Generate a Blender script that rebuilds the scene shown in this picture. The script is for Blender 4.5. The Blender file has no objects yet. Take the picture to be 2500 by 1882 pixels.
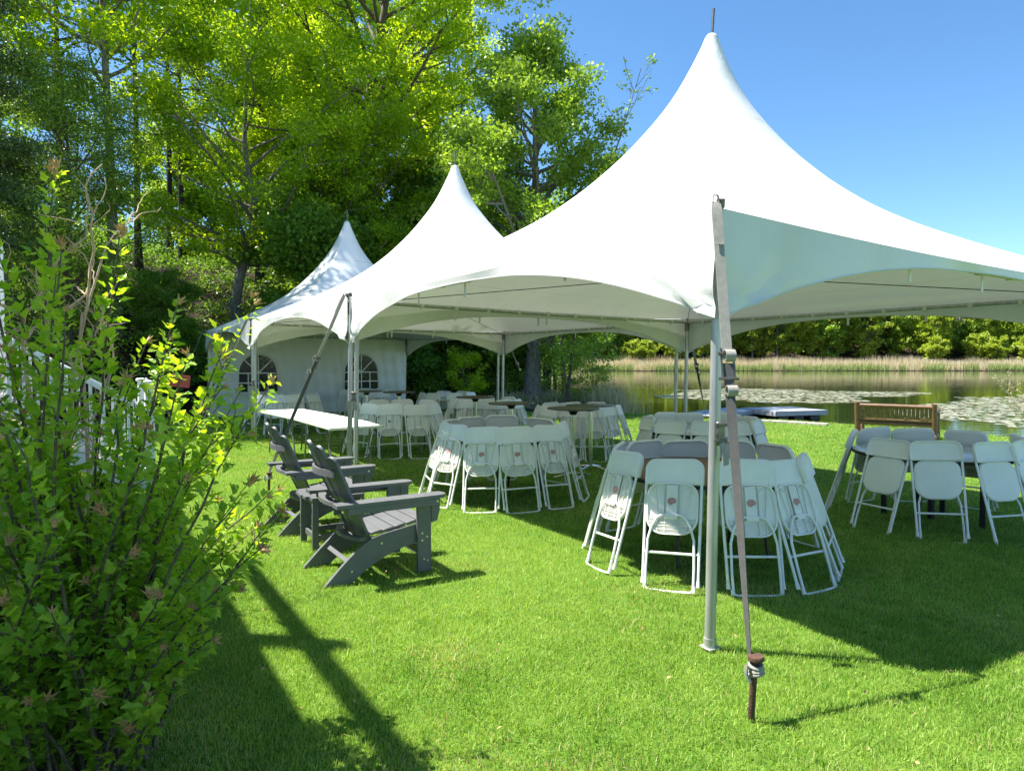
import bpy, bmesh, math, random
import numpy as np
from mathutils import Vector, Matrix, Quaternion
R = math.radians
C = bpy.context.scene.collection
scn = bpy.context.scene
rnd = random.Random(7)
NP = np.random.default_rng(11)

# ------------------------------------------------------------------ camera, sky, sun, exposure
cam = bpy.data.objects.new('camera', bpy.data.cameras.new('camera'))
C.objects.link(cam)
cam.location = (0, 0, 1.62)
cam.rotation_euler = (R(90 - 2.08), 0, 0)
cam.data.sensor_width = 36
cam.data.lens = 24.18
cam.data.clip_start = 0.05
cam.data.clip_end = 2000
scn.camera = cam

SUN_AZ = (-0.983, 0.180)
SUN_EL = R(62.0)
w = bpy.data.worlds.new('World'); scn.world = w; w.use_nodes = True
nt = w.node_tree; nt.nodes.clear()
sky = nt.nodes.new('ShaderNodeTexSky'); sky.sky_type = 'NISHITA'; sky.sun_disc = False
sky.sun_elevation = SUN_EL; sky.sun_rotation = math.atan2(SUN_AZ[0], SUN_AZ[1])
sky.altitude = 0; sky.air_density = 0.8; sky.dust_density = 0.1; sky.ozone_density = 4.0
bg = nt.nodes.new('ShaderNodeBackground'); bg.inputs['Strength'].default_value = 0.09
wo = nt.nodes.new('ShaderNodeOutputWorld')
hs = nt.nodes.new('ShaderNodeHueSaturation'); hs.inputs['Saturation'].default_value = 1.12; hs.inputs['Hue'].default_value = .494; hs.inputs['Value'].default_value = 1.0
nt.links.new(sky.outputs[0], hs.inputs['Color']); nt.links.new(hs.outputs[0], bg.inputs[0]); nt.links.new(bg.outputs[0], wo.inputs[0])
sl = bpy.data.lights.new('sun', 'SUN'); sl.energy = 5.0; sl.angle = R(0.53); sl.color = (1.0, 0.955, 0.88)
sun = bpy.data.objects.new('sun', sl); C.objects.link(sun)
S = Vector((SUN_AZ[0] * math.cos(SUN_EL), SUN_AZ[1] * math.cos(SUN_EL), math.sin(SUN_EL)))
sun.rotation_euler = S.to_track_quat('Z', 'Y').to_euler()
sun.location = S * 60
scn.view_settings.view_transform = 'Standard'
scn.view_settings.look = 'None'
scn.view_settings.exposure = 1.5
scn.view_settings.gamma = 1
scn.cycles.diffuse_bounces = 7; scn.cycles.max_bounces = 12; scn.cycles.transmission_bounces = 8
scn.view_settings.use_curve_mapping = False

# ------------------------------------------------------------------ helpers
class MB:
    """collects shapes into one mesh object"""
    def __init__(s): s.v = []; s.f = []
    def add(s, vs, fs):
        o = len(s.v); s.v += [tuple(p) for p in vs]; s.f += [tuple(i + o for i in f) for f in fs]; return s
    def box(s, c, size, rot=None, bev=0.0):
        hx, hy, hz = size[0] / 2, size[1] / 2, size[2] / 2
        M = (rot or Matrix.Identity(3)); c = Vector(c)
        if bev <= 0:
            vs = [Vector((x, y, z)) for z in (-hz, hz) for y in (-hy, hy) for x in (-hx, hx)]
            fs = [(0, 2, 3, 1), (4, 5, 7, 6), (0, 1, 5, 4), (2, 6, 7, 3), (0, 4, 6, 2), (1, 3, 7, 5)]
        else:
            b = min(bev, hx * .9, hy * .9, hz * .9)
            bm = bmesh.new(); bmesh.ops.create_cube(bm, size=1)
            for p in bm.verts: p.co = Vector((p.co.x * 2 * hx, p.co.y * 2 * hy, p.co.z * 2 * hz))
            bmesh.ops.bevel(bm, geom=bm.edges[:], offset=b, segments=1, affect='EDGES', profile=.5)
            bm.verts.index_update()
            vs = [p.co.copy() for p in bm.verts]; fs = [tuple(q.index for q in f.verts) for f in bm.faces]; bm.free()
        return s.add([M @ p + c for p in vs], fs)
    def tube(s, path, r, n=8, cap=True, closed=False):
        path = [Vector(p) for p in path]; m = len(path)
        rs = list(r) if hasattr(r, '__len__') else [r] * m
        vs = []; up = None
        for i, p in enumerate(path):
            if closed: d = path[(i + 1) % m] - path[i - 1]
            else: d = path[min(i + 1, m - 1)] - path[max(i - 1, 0)]
            if d.length < 1e-9: d = Vector((0, 0, 1))
            d.normalize()
            if up is None:
                up = d.orthogonal().normalized()
            else:
                up = (up - d * up.dot(d))
                up = up.normalized() if up.length > 1e-6 else d.orthogonal().normalized()
            q = d.cross(up)
            for k in range(n):
                a = 2 * math.pi * k / n
                vs.append(p + (up * math.cos(a) + q * math.sin(a)) * rs[i])
        fs = []
        for i in range(m if closed else m - 1):
            a0 = i * n; b0 = ((i + 1) % m) * n
            for k in range(n):
                k2 = (k + 1) % n
                fs.append((a0 + k, a0 + k2, b0 + k2, b0 + k))
        if cap and not closed:
            fs.append(tuple(range(n))[::-1]); fs.append(tuple((m - 1) * n + k for k in range(n)))
        return s.add(vs, fs)
    def prism(s, poly, t, M=None):
        """poly (x,y) extruded to +-t/2 in z, then mapped by 4x4 M"""
        M = M or Matrix.Identity(4); n = len(poly)
        vs = [M @ Vector((x, y, -t / 2)) for x, y in poly] + [M @ Vector((x, y, t / 2)) for x, y in poly]
        fs = [tuple(range(n))[::-1], tuple(range(n, 2 * n))]
        for i in range(n):
            j = (i + 1) % n; fs.append((i, j, n + j, n + i))
        return s.add(vs, fs)
    def lathe(s, prof, n=24, c=(0, 0, 0)):
        c = Vector(c); m = len(prof); vs = []; fs = []
        for r, z in prof:
            for k in range(n):
                a = 2 * math.pi * k / n; vs.append(c + Vector((r * math.cos(a), r * math.sin(a), z)))
        for i in range(m - 1):
            for k in range(n):
                k2 = (k + 1) % n; fs.append((i * n + k, i * n + k2, (i + 1) * n + k2, (i + 1) * n + k))
        if prof[0][0] > 1e-6: fs.append(tuple(range(n))[::-1])
        if prof[-1][0] > 1e-6: fs.append(tuple((m - 1) * n + k for k in range(n)))
        return s.add(vs, fs)
    def mesh(s, name, mat, smooth=40):
        me = bpy.data.meshes.new(name); me.from_pydata(s.v, [], s.f)
        if mat: me.materials.append(mat)
        if smooth:
            me.polygons.foreach_set('use_smooth', np.ones(len(me.polygons), dtype=bool))
            me.set_sharp_from_angle(angle=R(smooth))
        me.update(); return me
    def build(s, name, mat, parent=None, smooth=40):
        return link(name, s.mesh(name, mat, smooth), parent)

def link(name, me, parent=None):
    o = bpy.data.objects.new(name, me); C.objects.link(o)
    if parent is not None: o.parent = parent
    return o
def empty(name, loc=(0, 0, 0), rz=0.0):
    o = bpy.data.objects.new(name, None); C.objects.link(o); o.location = loc; o.rotation_euler = (0, 0, rz)
    o.empty_display_size = 0.2; return o
def tag(o, label=None, cat=None, group=None, kind=None):
    if label: o['label'] = label
    if cat: o['category'] = cat
    if group: o['group'] = group
    if kind: o['kind'] = kind
    return o
def copy_tree(o, parent=None):
    kids = KIDS.get(o) or [c for c in C.objects if c.parent == o]
    KIDS[o] = kids
    c = o.copy(); C.objects.link(c)
    if parent is not None: c.parent = parent
    for k in kids: copy_tree(k, c)
    return c
KIDS = {}
def np_mesh(name, V, F, mat, attrs=None, smooth=False):
    """V (n,3); F (m,k) all same size"""
    me = bpy.data.meshes.new(name); n, (m, k) = len(V), F.shape
    me.vertices.add(n); me.vertices.foreach_set('co', np.ascontiguousarray(V, dtype=np.float32).ravel())
    me.loops.add(m * k); me.loops.foreach_set('vertex_index', np.ascontiguousarray(F, dtype=np.int32).ravel())
    me.polygons.add(m); me.polygons.foreach_set('loop_start', np.arange(0, m * k, k, dtype=np.int32))
    me.polygons.foreach_set('loop_total', np.full(m, k, dtype=np.int32))
    if smooth: me.polygons.foreach_set('use_smooth', np.ones(m, dtype=bool))
    for an, av in (attrs or {}).items():
        a = me.attributes.new(an, 'FLOAT', 'POINT'); a.data.foreach_set('value', np.ascontiguousarray(av, dtype=np.float32).ravel())
    me.materials.append(mat); me.update(calc_edges=True); me.validate(); return me

# ------------------------------------------------------------------ materials
def mat(name, col, rough=.5, metal=0.0, spec=.5, vary=0.0, scale=8.0, bump=0.0, bscale=60.0, col2=None, stretch=(1, 1, 1), coord='Object', detail=6):
    m = bpy.data.materials.new(name); m.use_nodes = True
    n = m.node_tree.nodes; L = m.node_tree.links; p = n['Principled BSDF']
    p.inputs['Base Color'].default_value = (*col, 1); p.inputs['Roughness'].default_value = rough
    p.inputs['Metallic'].default_value = metal; p.inputs['Specular IOR Level'].default_value = spec
    if vary or bump or col2:
        tc = n.new('ShaderNodeTexCoord'); mp = n.new('ShaderNodeMapping'); mp.inputs['Scale'].default_value = stretch
        L.new(tc.outputs[coord], mp.inputs[0])
    if vary or col2:
        t = n.new('ShaderNodeTexNoise'); t.inputs['Scale'].default_value = scale; t.inputs['Detail'].default_value = detail
        L.new(mp.outputs[0], t.inputs['Vector'])
        r = n.new('ShaderNodeValToRGB'); r.color_ramp.elements[0].position = .32; r.color_ramp.elements[1].position = .68
        c2 = col2 or tuple(max(0, c * (1 - vary)) for c in col)
        r.color_ramp.elements[0].color = (*c2, 1); r.color_ramp.elements[1].color = (*col, 1)
        L.new(t.outputs[0], r.inputs[0]); L.new(r.outputs[0], p.inputs['Base Color'])
    if bump:
        b = n.new('ShaderNodeTexNoise'); b.inputs['Scale'].default_value = bscale; b.inputs['Detail'].default_value = 5
        L.new(mp.outputs[0], b.inputs['Vector'])
        bn = n.new('ShaderNodeBump'); bn.inputs['Strength'].default_value = bump; bn.inputs['Distance'].default_value = .01
        L.new(b.outputs[0], bn.inputs['Height']); L.new(bn.outputs[0], p.inputs['Normal'])
    return m

def leaf_mat(name, dark, light, trans=.4, rough=.45, tcol=None, spec=.4, straw=None):
    """leaf colour runs dark..light by each leaf's own 'tint' value"""
    m = bpy.data.materials.new(name); m.use_nodes = True
    n = m.node_tree.nodes; L = m.node_tree.links; p = n['Principled BSDF']; out = n['Material Output']
    a = n.new('ShaderNodeAttribute'); a.attribute_name = 'tint'
    r = n.new('ShaderNodeValToRGB'); r.color_ramp.elements[0].color = (*dark, 1); r.color_ramp.elements[1].color = (*light, 1)
    if straw:
        r.color_ramp.elements[1].position = .80; q = r.color_ramp.elements.new(.97); q.color = (*straw, 1)
    L.new(a.outputs['Fac'], r.inputs[0]); L.new(r.outputs[0], p.inputs['Base Color'])
    p.inputs['Roughness'].default_value = rough; p.inputs['Specular IOR Level'].default_value = spec
    t = n.new('ShaderNodeBsdfTranslucent')
    tc = tcol or (1.25, 1.2, .5)
    mx = n.new('ShaderNodeMixRGB'); mx.blend_type = 'MULTIPLY'; mx.inputs[0].default_value = 1
    L.new(r.outputs[0], mx.inputs[1]); mx.inputs[2].default_value = (*tc, 1)
    L.new(mx.outputs[0], t.inputs[0])
    ms = n.new('ShaderNodeMixShader'); ms.inputs[0].default_value = trans
    L.new(p.outputs[0], ms.inputs[1]); L.new(t.outputs[0], ms.inputs[2]); L.new(ms.outputs[0], out.inputs[0])
    return m

M_white_metal = mat('white_enamel', (.78, .78, .76), .35, spec=.5, vary=.1, scale=14)
M_plastic = mat('white_plastic', (.80, .785, .72), .42, vary=.10, scale=4, bump=.06, bscale=240)
M_plastic_in = mat('cream_plastic', (.62, .60, .54), .5, vary=.08, scale=5, bump=.05, bscale=200)
M_sticker = mat('faded_red_sticker', (.52, .25, .22), .6, vary=.2, scale=60)
M_navy = mat('navy_sticker', (.02, .035, .10), .5)
M_print = mat('white_print', (.7, .72, .75), .5)
M_brown_top = mat('brown_laminate', (.30, .17, .085), .6, col2=(.22, .12, .055), scale=6, stretch=(1, 9, 1))
M_white_top = mat('white_table_laminate', (.66, .67, .70), .22, vary=.05, scale=5)
M_table_plastic = mat('table_plastic', (.74, .73, .69), .45, vary=.08, scale=4, bump=.08, bscale=160)
M_black = mat('black_metal', (.018, .018, .02), .42, vary=.3, scale=20)
M_grey_leg = mat('grey_leg_metal', (.22, .21, .19), .4, metal=.6, vary=.2, scale=20)
M_chrome = mat('chrome', (.72, .72, .72), .18, metal=1)
M_cocktail = mat('dark_cocktail_top', (.055, .042, .022), .3, col2=(.10, .075, .03), scale=4)
M_adk = mat('slate_poly_lumber', (.125, .128, .135), .46, vary=.14, scale=10, bump=.12, bscale=90, stretch=(1, 1, 1))
M_bolt = mat('steel_bolt', (.62, .60, .55), .3, metal=.9)
M_alu = mat('brushed_aluminium', (.50, .50, .49), .36, metal=.45, vary=.30, scale=4, stretch=(7, 7, .8), bump=.1, bscale=60)
M_steel = mat('dark_steel', (.20, .19, .18), .42, metal=.8, vary=.3, scale=20)
M_strap = mat('tan_webbing', (.36, .34, .30), .85, vary=.22, scale=30, bump=.5, bscale=500)
M_strap_dark = mat('grey_webbing', (.085, .085, .082), .85, vary=.2, scale=30, bump=.4, bscale=500)
M_rust = mat('rusty_iron', (.12, .055, .032), .8, col2=(.055, .028, .02), scale=25, bump=.5, bscale=120)
M_log = mat('varnished_log', (.205, .105, .055), .5, col2=(.12, .06, .032), scale=7, stretch=(1, 1, 5), bump=.3, bscale=30)
M_logboard = mat('weathered_half_log', (.24, .15, .05), .6, col2=(.10, .06, .022), scale=9, stretch=(4, 4, 1), bump=.3, bscale=30)
M_dock = mat('grey_dock_board', (.42, .43, .45), .55, vary=.2, scale=10)
M_float = mat('black_float', (.02, .02, .022), .5, vary=.2)
M_paint = mat('white_house_paint', (.80, .81, .82), .5, vary=.05, scale=4)
M_tread = mat('beige_tread', (.36, .30, .24), .6, vary=.2, scale=10)
M_roof = mat('grey_roof', (.12, .12, .125), .85, vary=.3, scale=20)
M_red = mat('faded_red_paint', (.42, .055, .06), .5, vary=.15)
M_stone = mat('pale_edging_stone', (.44, .40, .34), .85, vary=.3, scale=8, bump=.4, bscale=40)
M_bark = mat('grey_brown_bark', (.15, .115, .085), .9, col2=(.06, .047, .037), scale=5, stretch=(4, 4, .8), bump=.9, bscale=16)
M_bark_grey = mat('pale_grey_bark', (.24, .22, .19), .9, col2=(.10, .09, .075), scale=5, stretch=(3, 3, 1), bump=.8, bscale=16)
M_bark_dark = mat('dark_pine_bark', (.060, .048, .042), .95, col2=(.028, .022, .02), scale=6, stretch=(4, 4, .8), bump=.8, bscale=16)
M_twig = mat('brown_twig', (.56, .40, .27), .8, col2=(.36, .24, .16), scale=12)
M_stem = mat('shrub_stem', (.16, .125, .075), .8, col2=(.07, .055, .035), scale=20, bump=.4, bscale=60)
M_pod = mat('dry_seed_pod', (.60, .36, .15), .8, col2=(.40, .23, .10), scale=40)

L_oak = leaf_mat('oak_leaf', (.19, .37, .018), (.55, .70, .04), .6, tcol=(1.3, 1.2, .35))
L_maple = leaf_mat('maple_leaf', (.15, .28, .03), (.42, .56, .08), .5, tcol=(1.25, 1.25, .5))
L_bright = leaf_mat('bright_maple_leaf', (.20, .36, .016), (.48, .62, .04), .62, tcol=(1.35, 1.3, .35))
L_dark = leaf_mat('dark_shrub_leaf', (.085, .20, .025), (.28, .46, .065), .48)
L_holly = leaf_mat('glossy_holly_leaf', (.09, .20, .025), (.28, .42, .06), .4, rough=.32, spec=.5)
L_hem = leaf_mat('hemlock_needle', (.03, .065, .018), (.10, .16, .04), .25)
L_far = leaf_mat('far_shore_leaf', (.12, .22, .025), (.45, .55, .06), .42)
L_bush = leaf_mat('hibiscus_leaf', (.20, .38, .034), (.50, .64, .08), .52, rough=.4, tcol=(1.5, 1.45, .3))
L_grass = leaf_mat('grass_blade', (.11, .26, .022), (.40, .55, .12), .42, rough=.5, tcol=(1.2, 1.2, .5), spec=.35, straw=(.55, .47, .24))
L_reed = leaf_mat('reed_blade', (.20, .32, .06), (.74, .60, .49), .3, rough=.6)
L_pad = leaf_mat('lily_pad_leaf', (.25, .28, .16), (.50, .44, .28), .1, rough=.32, spec=.6)
L_red = leaf_mat('dark_red_leaf', (.08, .015, .015), (.16, .03, .03), .35)

# canopy vinyl: fine crinkle, welded ring seams, faint dirt
def canopy_mat():
    m = mat('white_vinyl', (.75, .75, .735), .36, spec=.5)
    n = m.node_tree.nodes; L = m.node_tree.links; p = n['Principled BSDF']
    tc = n.new('ShaderNodeTexCoord')
    t = n.new('ShaderNodeTexNoise'); t.inputs['Scale'].default_value = 2.2; t.inputs['Detail'].default_value = 6; t.inputs['Roughness'].default_value = .58
    t.inputs['Distortion'].default_value = 1.2
    L.new(tc.outputs['Object'], t.inputs['Vector'])
    at = n.new('ShaderNodeAttribute'); at.attribute_name = 'ring'
    k = n.new('ShaderNodeMath'); k.operation = 'MULTIPLY'; k.inputs[1].default_value = 6.0; L.new(at.outputs['Fac'], k.inputs[0])
    fr = n.new('ShaderNodeMath'); fr.operation = 'FRACT'; L.new(k.outputs[0], fr.inputs[0])
    lt = n.new('ShaderNodeMath'); lt.operation = 'LESS_THAN'; lt.inputs[1].default_value = .06; L.new(fr.outputs[0], lt.inputs[0])
    mu = n.new('ShaderNodeMath'); mu.operation = 'MULTIPLY_ADD'; mu.inputs[1].default_value = .25; L.new(lt.outputs[0], mu.inputs[0]); L.new(t.outputs[0], mu.inputs[2])
    b = n.new('ShaderNodeBump'); b.inputs['Strength'].default_value = .30; b.inputs['Distance'].default_value = .03
    L.new(mu.outputs[0], b.inputs['Height']); L.new(b.outputs[0], p.inputs['Normal'])
    d = n.new('ShaderNodeTexNoise'); d.inputs['Scale'].default_value = 1.4; d.inputs['Detail'].default_value = 9
    L.new(tc.outputs['Object'], d.inputs['Vector'])
    r = n.new('ShaderNodeValToRGB'); r.color_ramp.elements[0].position = .3; r.color_ramp.elements[0].color = (.68, .68, .65, 1)
    r.color_ramp.elements[1].position = .5; r.color_ramp.elements[1].color = (.75, .75, .735, 1)
    L.new(d.outputs[0], r.inputs[0])
    sm = n.new('ShaderNodeMixRGB'); sm.blend_type = 'MULTIPLY'; sm.inputs[2].default_value = (.86, .86, .85, 1)
    L.new(lt.outputs[0], sm.inputs[0]); L.new(r.outputs[0], sm.inputs[1]); L.new(sm.outputs[0], p.inputs['Base Color'])
    lt.inputs[1].default_value = .035
    tl = n.new('ShaderNodeBsdfTranslucent'); tl.inputs[0].default_value = (.95, .97, .88, 1)
    ms = n.new('ShaderNodeMixShader'); ms.inputs[0].default_value = .05
    L.new(p.outputs[0], ms.inputs[1]); L.new(tl.outputs[0], ms.inputs[2]); L.new(ms.outputs[0], n['Material Output'].inputs[0])
    return m
M_vinyl = canopy_mat()

def water_mat():
    m = mat('pond_water', (.022, .034, .012), .035, spec=.5)
    n = m.node_tree.nodes; L = m.node_tree.links; p = n['Principled BSDF']; p.inputs['IOR'].default_value = 1.33
    tc = n.new('ShaderNodeTexCoord'); mp = n.new('ShaderNodeMapping'); mp.inputs['Scale'].default_value = (.55, 1.6, 1)
    L.new(tc.outputs['Object'], mp.inputs[0])
    t = n.new('ShaderNodeTexNoise'); t.inputs['Scale'].default_value = 2.2; t.inputs['Detail'].default_value = 4
    t2 = n.new('ShaderNodeTexNoise'); t2.inputs['Scale'].default_value = .06; t2.inputs['Detail'].default_value = 2
    L.new(mp.outputs[0], t.inputs['Vector']); L.new(mp.outputs[0], t2.inputs['Vector'])
    mu = n.new('ShaderNodeMath'); mu.operation = 'MULTIPLY'; L.new(t.outputs[0], mu.inputs[0]); L.new(t2.outputs[0], mu.inputs[1])
    b = n.new('ShaderNodeBump'); b.inputs['Strength'].default_value = .25; b.inputs['Distance'].default_value = .035
    L.new(mu.outputs[0], b.inputs['Height']); L.new(b.outputs[0], p.inputs['Normal'])
    return m
M_water = water_mat()

def ground_mat():
    m = bpy.data.materials.new('ground_cover'); m.use_nodes = True
    n = m.node_tree.nodes; L = m.node_tree.links; p = n['Principled BSDF']; p.inputs['Roughness'].default_value = .95
    p.inputs['Specular IOR Level'].default_value = .15
    tc = n.new('ShaderNodeTexCoord')
    def noise(s, d=6):
        t = n.new('ShaderNodeTexNoise'); t.inputs['Scale'].default_value = s; t.inputs['Detail'].default_value = d
        L.new(tc.outputs['Object'], t.inputs['Vector']); return t.outputs[0]
    def ramp(f, stops):
        r = n.new('ShaderNodeValToRGB'); e = r.color_ramp.elements
        while len(e) < len(stops): e.new(.5)
        for q, (po, c) in zip(e, stops): q.position = po; q.color = (*c, 1)
        L.new(f, r.inputs[0]); return r.outputs[0]
    def mixc(f, a, b):
        x = n.new('ShaderNodeMixRGB'); L.new(f, x.inputs[0]); L.new(a, x.inputs[1]); L.new(b, x.inputs[2]); return x.outputs[0]
    g1 = ramp(noise(38, 8), [(.3, (.045, .11, .011)), (.55, (.095, .20, .02)), (.75, (.16, .26, .038))])
    g2 = ramp(noise(9, 6), [(.3, (.075, .15, .014)), (.7, (.16, .24, .036))])
    gm = n.new('ShaderNodeMixRGB'); gm.inputs[0].default_value = .45; L.new(g1, gm.inputs[1]); L.new(g2, gm.inputs[2])
    soil = ramp(noise(3.5, 10), [(.3, (.018, .013, .009)), (.5, (.036, .026, .018)), (.7, (.07, .05, .035))])
    mud = ramp(noise(6, 8), [(.3, (.10, .08, .05)), (.7, (.26, .20, .14))])
    a1 = n.new('ShaderNodeAttribute'); a1.attribute_name = 'lawn'
    a2 = n.new('ShaderNodeAttribute'); a2.attribute_name = 'mud'
    c = mixc(a1.outputs['Fac'], soil, gm.outputs[0]); c = mixc(a2.outputs['Fac'], c, mud)
    L.new(c, p.inputs['Base Color'])
    b = n.new('ShaderNodeBump'); b.inputs['Strength'].default_value = .8; b.inputs['Distance'].default_value = .03
    L.new(noise(55, 6), b.inputs['Height']); L.new(b.outputs[0], p.inputs['Normal'])
    return m
M_ground = ground_mat()

# ------------------------------------------------------------------ terrain
POND = np.array([(60, 2), (24, 9.5), (15.5, 13.6), (12.5, 16.4), (11.5, 18.6), (9.9, 20.2), (8.7, 21.6), (6.3, 22.6), (4.9, 24.0), (3.7, 24.6),
                 (2.6, 26.5), (1.8, 29), (2, 34), (3, 45), (-5, 60), (-40, 85), (-45, 127), (0, 128), (60, 130), (200, 132), (300, 100), (200, 5)], float)
NEAR_EDGES = 11
def pond_sd(P):
    """signed distance to the pond edge: positive inside the pond"""
    x, y = P[:, 0], P[:, 1]; n = len(POND); inside = np.zeros(len(P), bool); dm = np.full(len(P), 1e9)
    for i in range(n):
        a = POND[i]; b = POND[(i + 1) % n]
        c = (a[1] > y) != (b[1] > y)
        with np.errstate(divide='ignore', invalid='ignore'):
            xi = (b[0] - a[0]) * (y - a[1]) / (b[1] - a[1] + 1e-12) + a[0]
        inside ^= c & (x < xi)
        e = b - a; t = np.clip(((x - a[0]) * e[0] + (y - a[1]) * e[1]) / (e @ e), 0, 1)
        dm = np.minimum(dm, np.hypot(x - a[0] - t * e[0], y - a[1] - t * e[1]))
    return np.where(inside, dm, -dm)
def sstep(a, b, x):
    t = np.clip((x - a) / (b - a), 0, 1); return t * t * (3 - 2 * t)
def vnoise(x, y, s, seed=0):
    """cheap smooth value noise"""
    x = x / s + seed * 17.3; y = y / s + seed * 9.1
    xi = np.floor(x).astype(int); yi = np.floor(y).astype(int); fx = x - xi; fy = y - yi
    fx = fx * fx * (3 - 2 * fx); fy = fy * fy * (3 - 2 * fy)
    def h(i, j):
        v = np.sin(i * 127.1 + j * 311.7 + seed * 74.7) * 43758.5453; return v - np.floor(v)
    return (h(xi, yi) * (1 - fx) + h(xi + 1, yi) * fx) * (1 - fy) + (h(xi, yi + 1) * (1 - fx) + h(xi + 1, yi + 1) * fx) * fy
WATER_Z = -.36
def hill_s(x, y): return (x + 9.6) * -.8 + (y - 20.2) * .6
def gz_arr(P):
    x, y = P[:, 0], P[:, 1]; sd = pond_sd(P); e = -sd
    z = np.where(sd > 0, WATER_Z - np.minimum(1.2, sd * .3), WATER_Z + .14 * np.clip(e / .35, 0, 1) + .22 * sstep(.3, 20, e))
    s = hill_s(x, y); near = 1 - sstep(70, 95, y)
    h = np.where(s > 0, .78 * s * sstep(0, 2.5, s), 0); h = 9.5 * (1 - np.exp(-h / 9.5)) * sstep(3, -7, x - (y - 25) * .15)
    z = z + np.where(sd < 0, h * near * sstep(0, 4, e), 0)
    f = sstep(126, 132, y) * np.clip(e - 16, 0, None); z = z + np.where(sd < 0, 20 * (1 - np.exp(-.45 * f / 20)), 0)
    return z
def gz(x, y): return float(gz_arr(np.array([[x, y]], float))[0])
def lawn_mask(P):
    x, y = P[:, 0], P[:, 1]
    sd = pond_sd(P); s = hill_s(x, y) + 1.2 * (vnoise(x, y, 1.7, 3) - .5)
    m = sstep(.5, -.3, s) * sstep(.15, .5, -sd) * (y < 60)
    m *= 1 - sstep(24.4, 25.4, y + .8 * (vnoise(x, y, 1.3, 5) - .5)) * (x < 6)
    return m
xs = np.concatenate([np.linspace(-140, -22, 30)[:-1], np.linspace(-22, 22, 111)[:-1], np.linspace(22, 60, 40)[:-1], np.linspace(60, 330, 40)])
ys = np.concatenate([np.linspace(-40, 0, 14)[:-1], np.linspace(0, 34, 103)[:-1], np.linspace(34, 120, 40)[:-1], np.linspace(120, 200, 60)[:-1], np.linspace(200, 420, 16)])
gx, gy = np.meshgrid(xs, ys); P = np.stack([gx.ravel(), gy.ravel()], 1)
zz = gz_arr(P)
nx, ny = len(xs), len(ys)
idx = np.arange(nx * ny).reshape(ny, nx)
F = np.stack([idx[:-1, :-1], idx[:-1, 1:], idx[1:, 1:], idx[1:, :-1]], -1).reshape(-1, 4)
sdp = pond_sd(P)
mud = np.where(sdp > -.45, 1.0, 0.0) * (P[:, 1] < 60)
g = link('ground', np_mesh('ground', np.c_[P, zz], F, M_ground, {'lawn': lawn_mask(P), 'mud': mud}, True))
tag(g, kind='structure')
wv = np.array([(-120, -30, WATER_Z), (330, -30, WATER_Z), (330, 150, WATER_Z), (-120, 150, WATER_Z)], float)
# the pond surface: a sheet just wider than the pond outline
ctr = POND.mean(0); ring = []
pw = MB()
tri = bmesh.new(); vs_ = []
for q in POND:
    vs_.append(tri.verts.new((q[0], q[1], WATER_Z)))
fc = tri.faces.new(vs_); bmesh.ops.triangulate(tri, faces=[fc])
wm = bpy.data.meshes.new('pond'); tri.to_mesh(wm); tri.free(); wm.materials.append(M_water)
tag(link('pond', wm), kind='structure')

# ------------------------------------------------------------------ tent row frame
A = Vector((1.10, 3.75, 0)); VA = math.atan2(.528, .849)
V_ = Vector((math.cos(VA), math.sin(VA), 0)); U_ = Vector((-math.sin(VA), math.cos(VA), 0))
def uv(a, b, z=0.0): return A + U_ * a + V_ * b + Vector((0, 0, z))
TS = 6.1; HT = TS / 2; PITCH = 6.22; EAVE = 2.40; PEAK = 5.33

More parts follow.
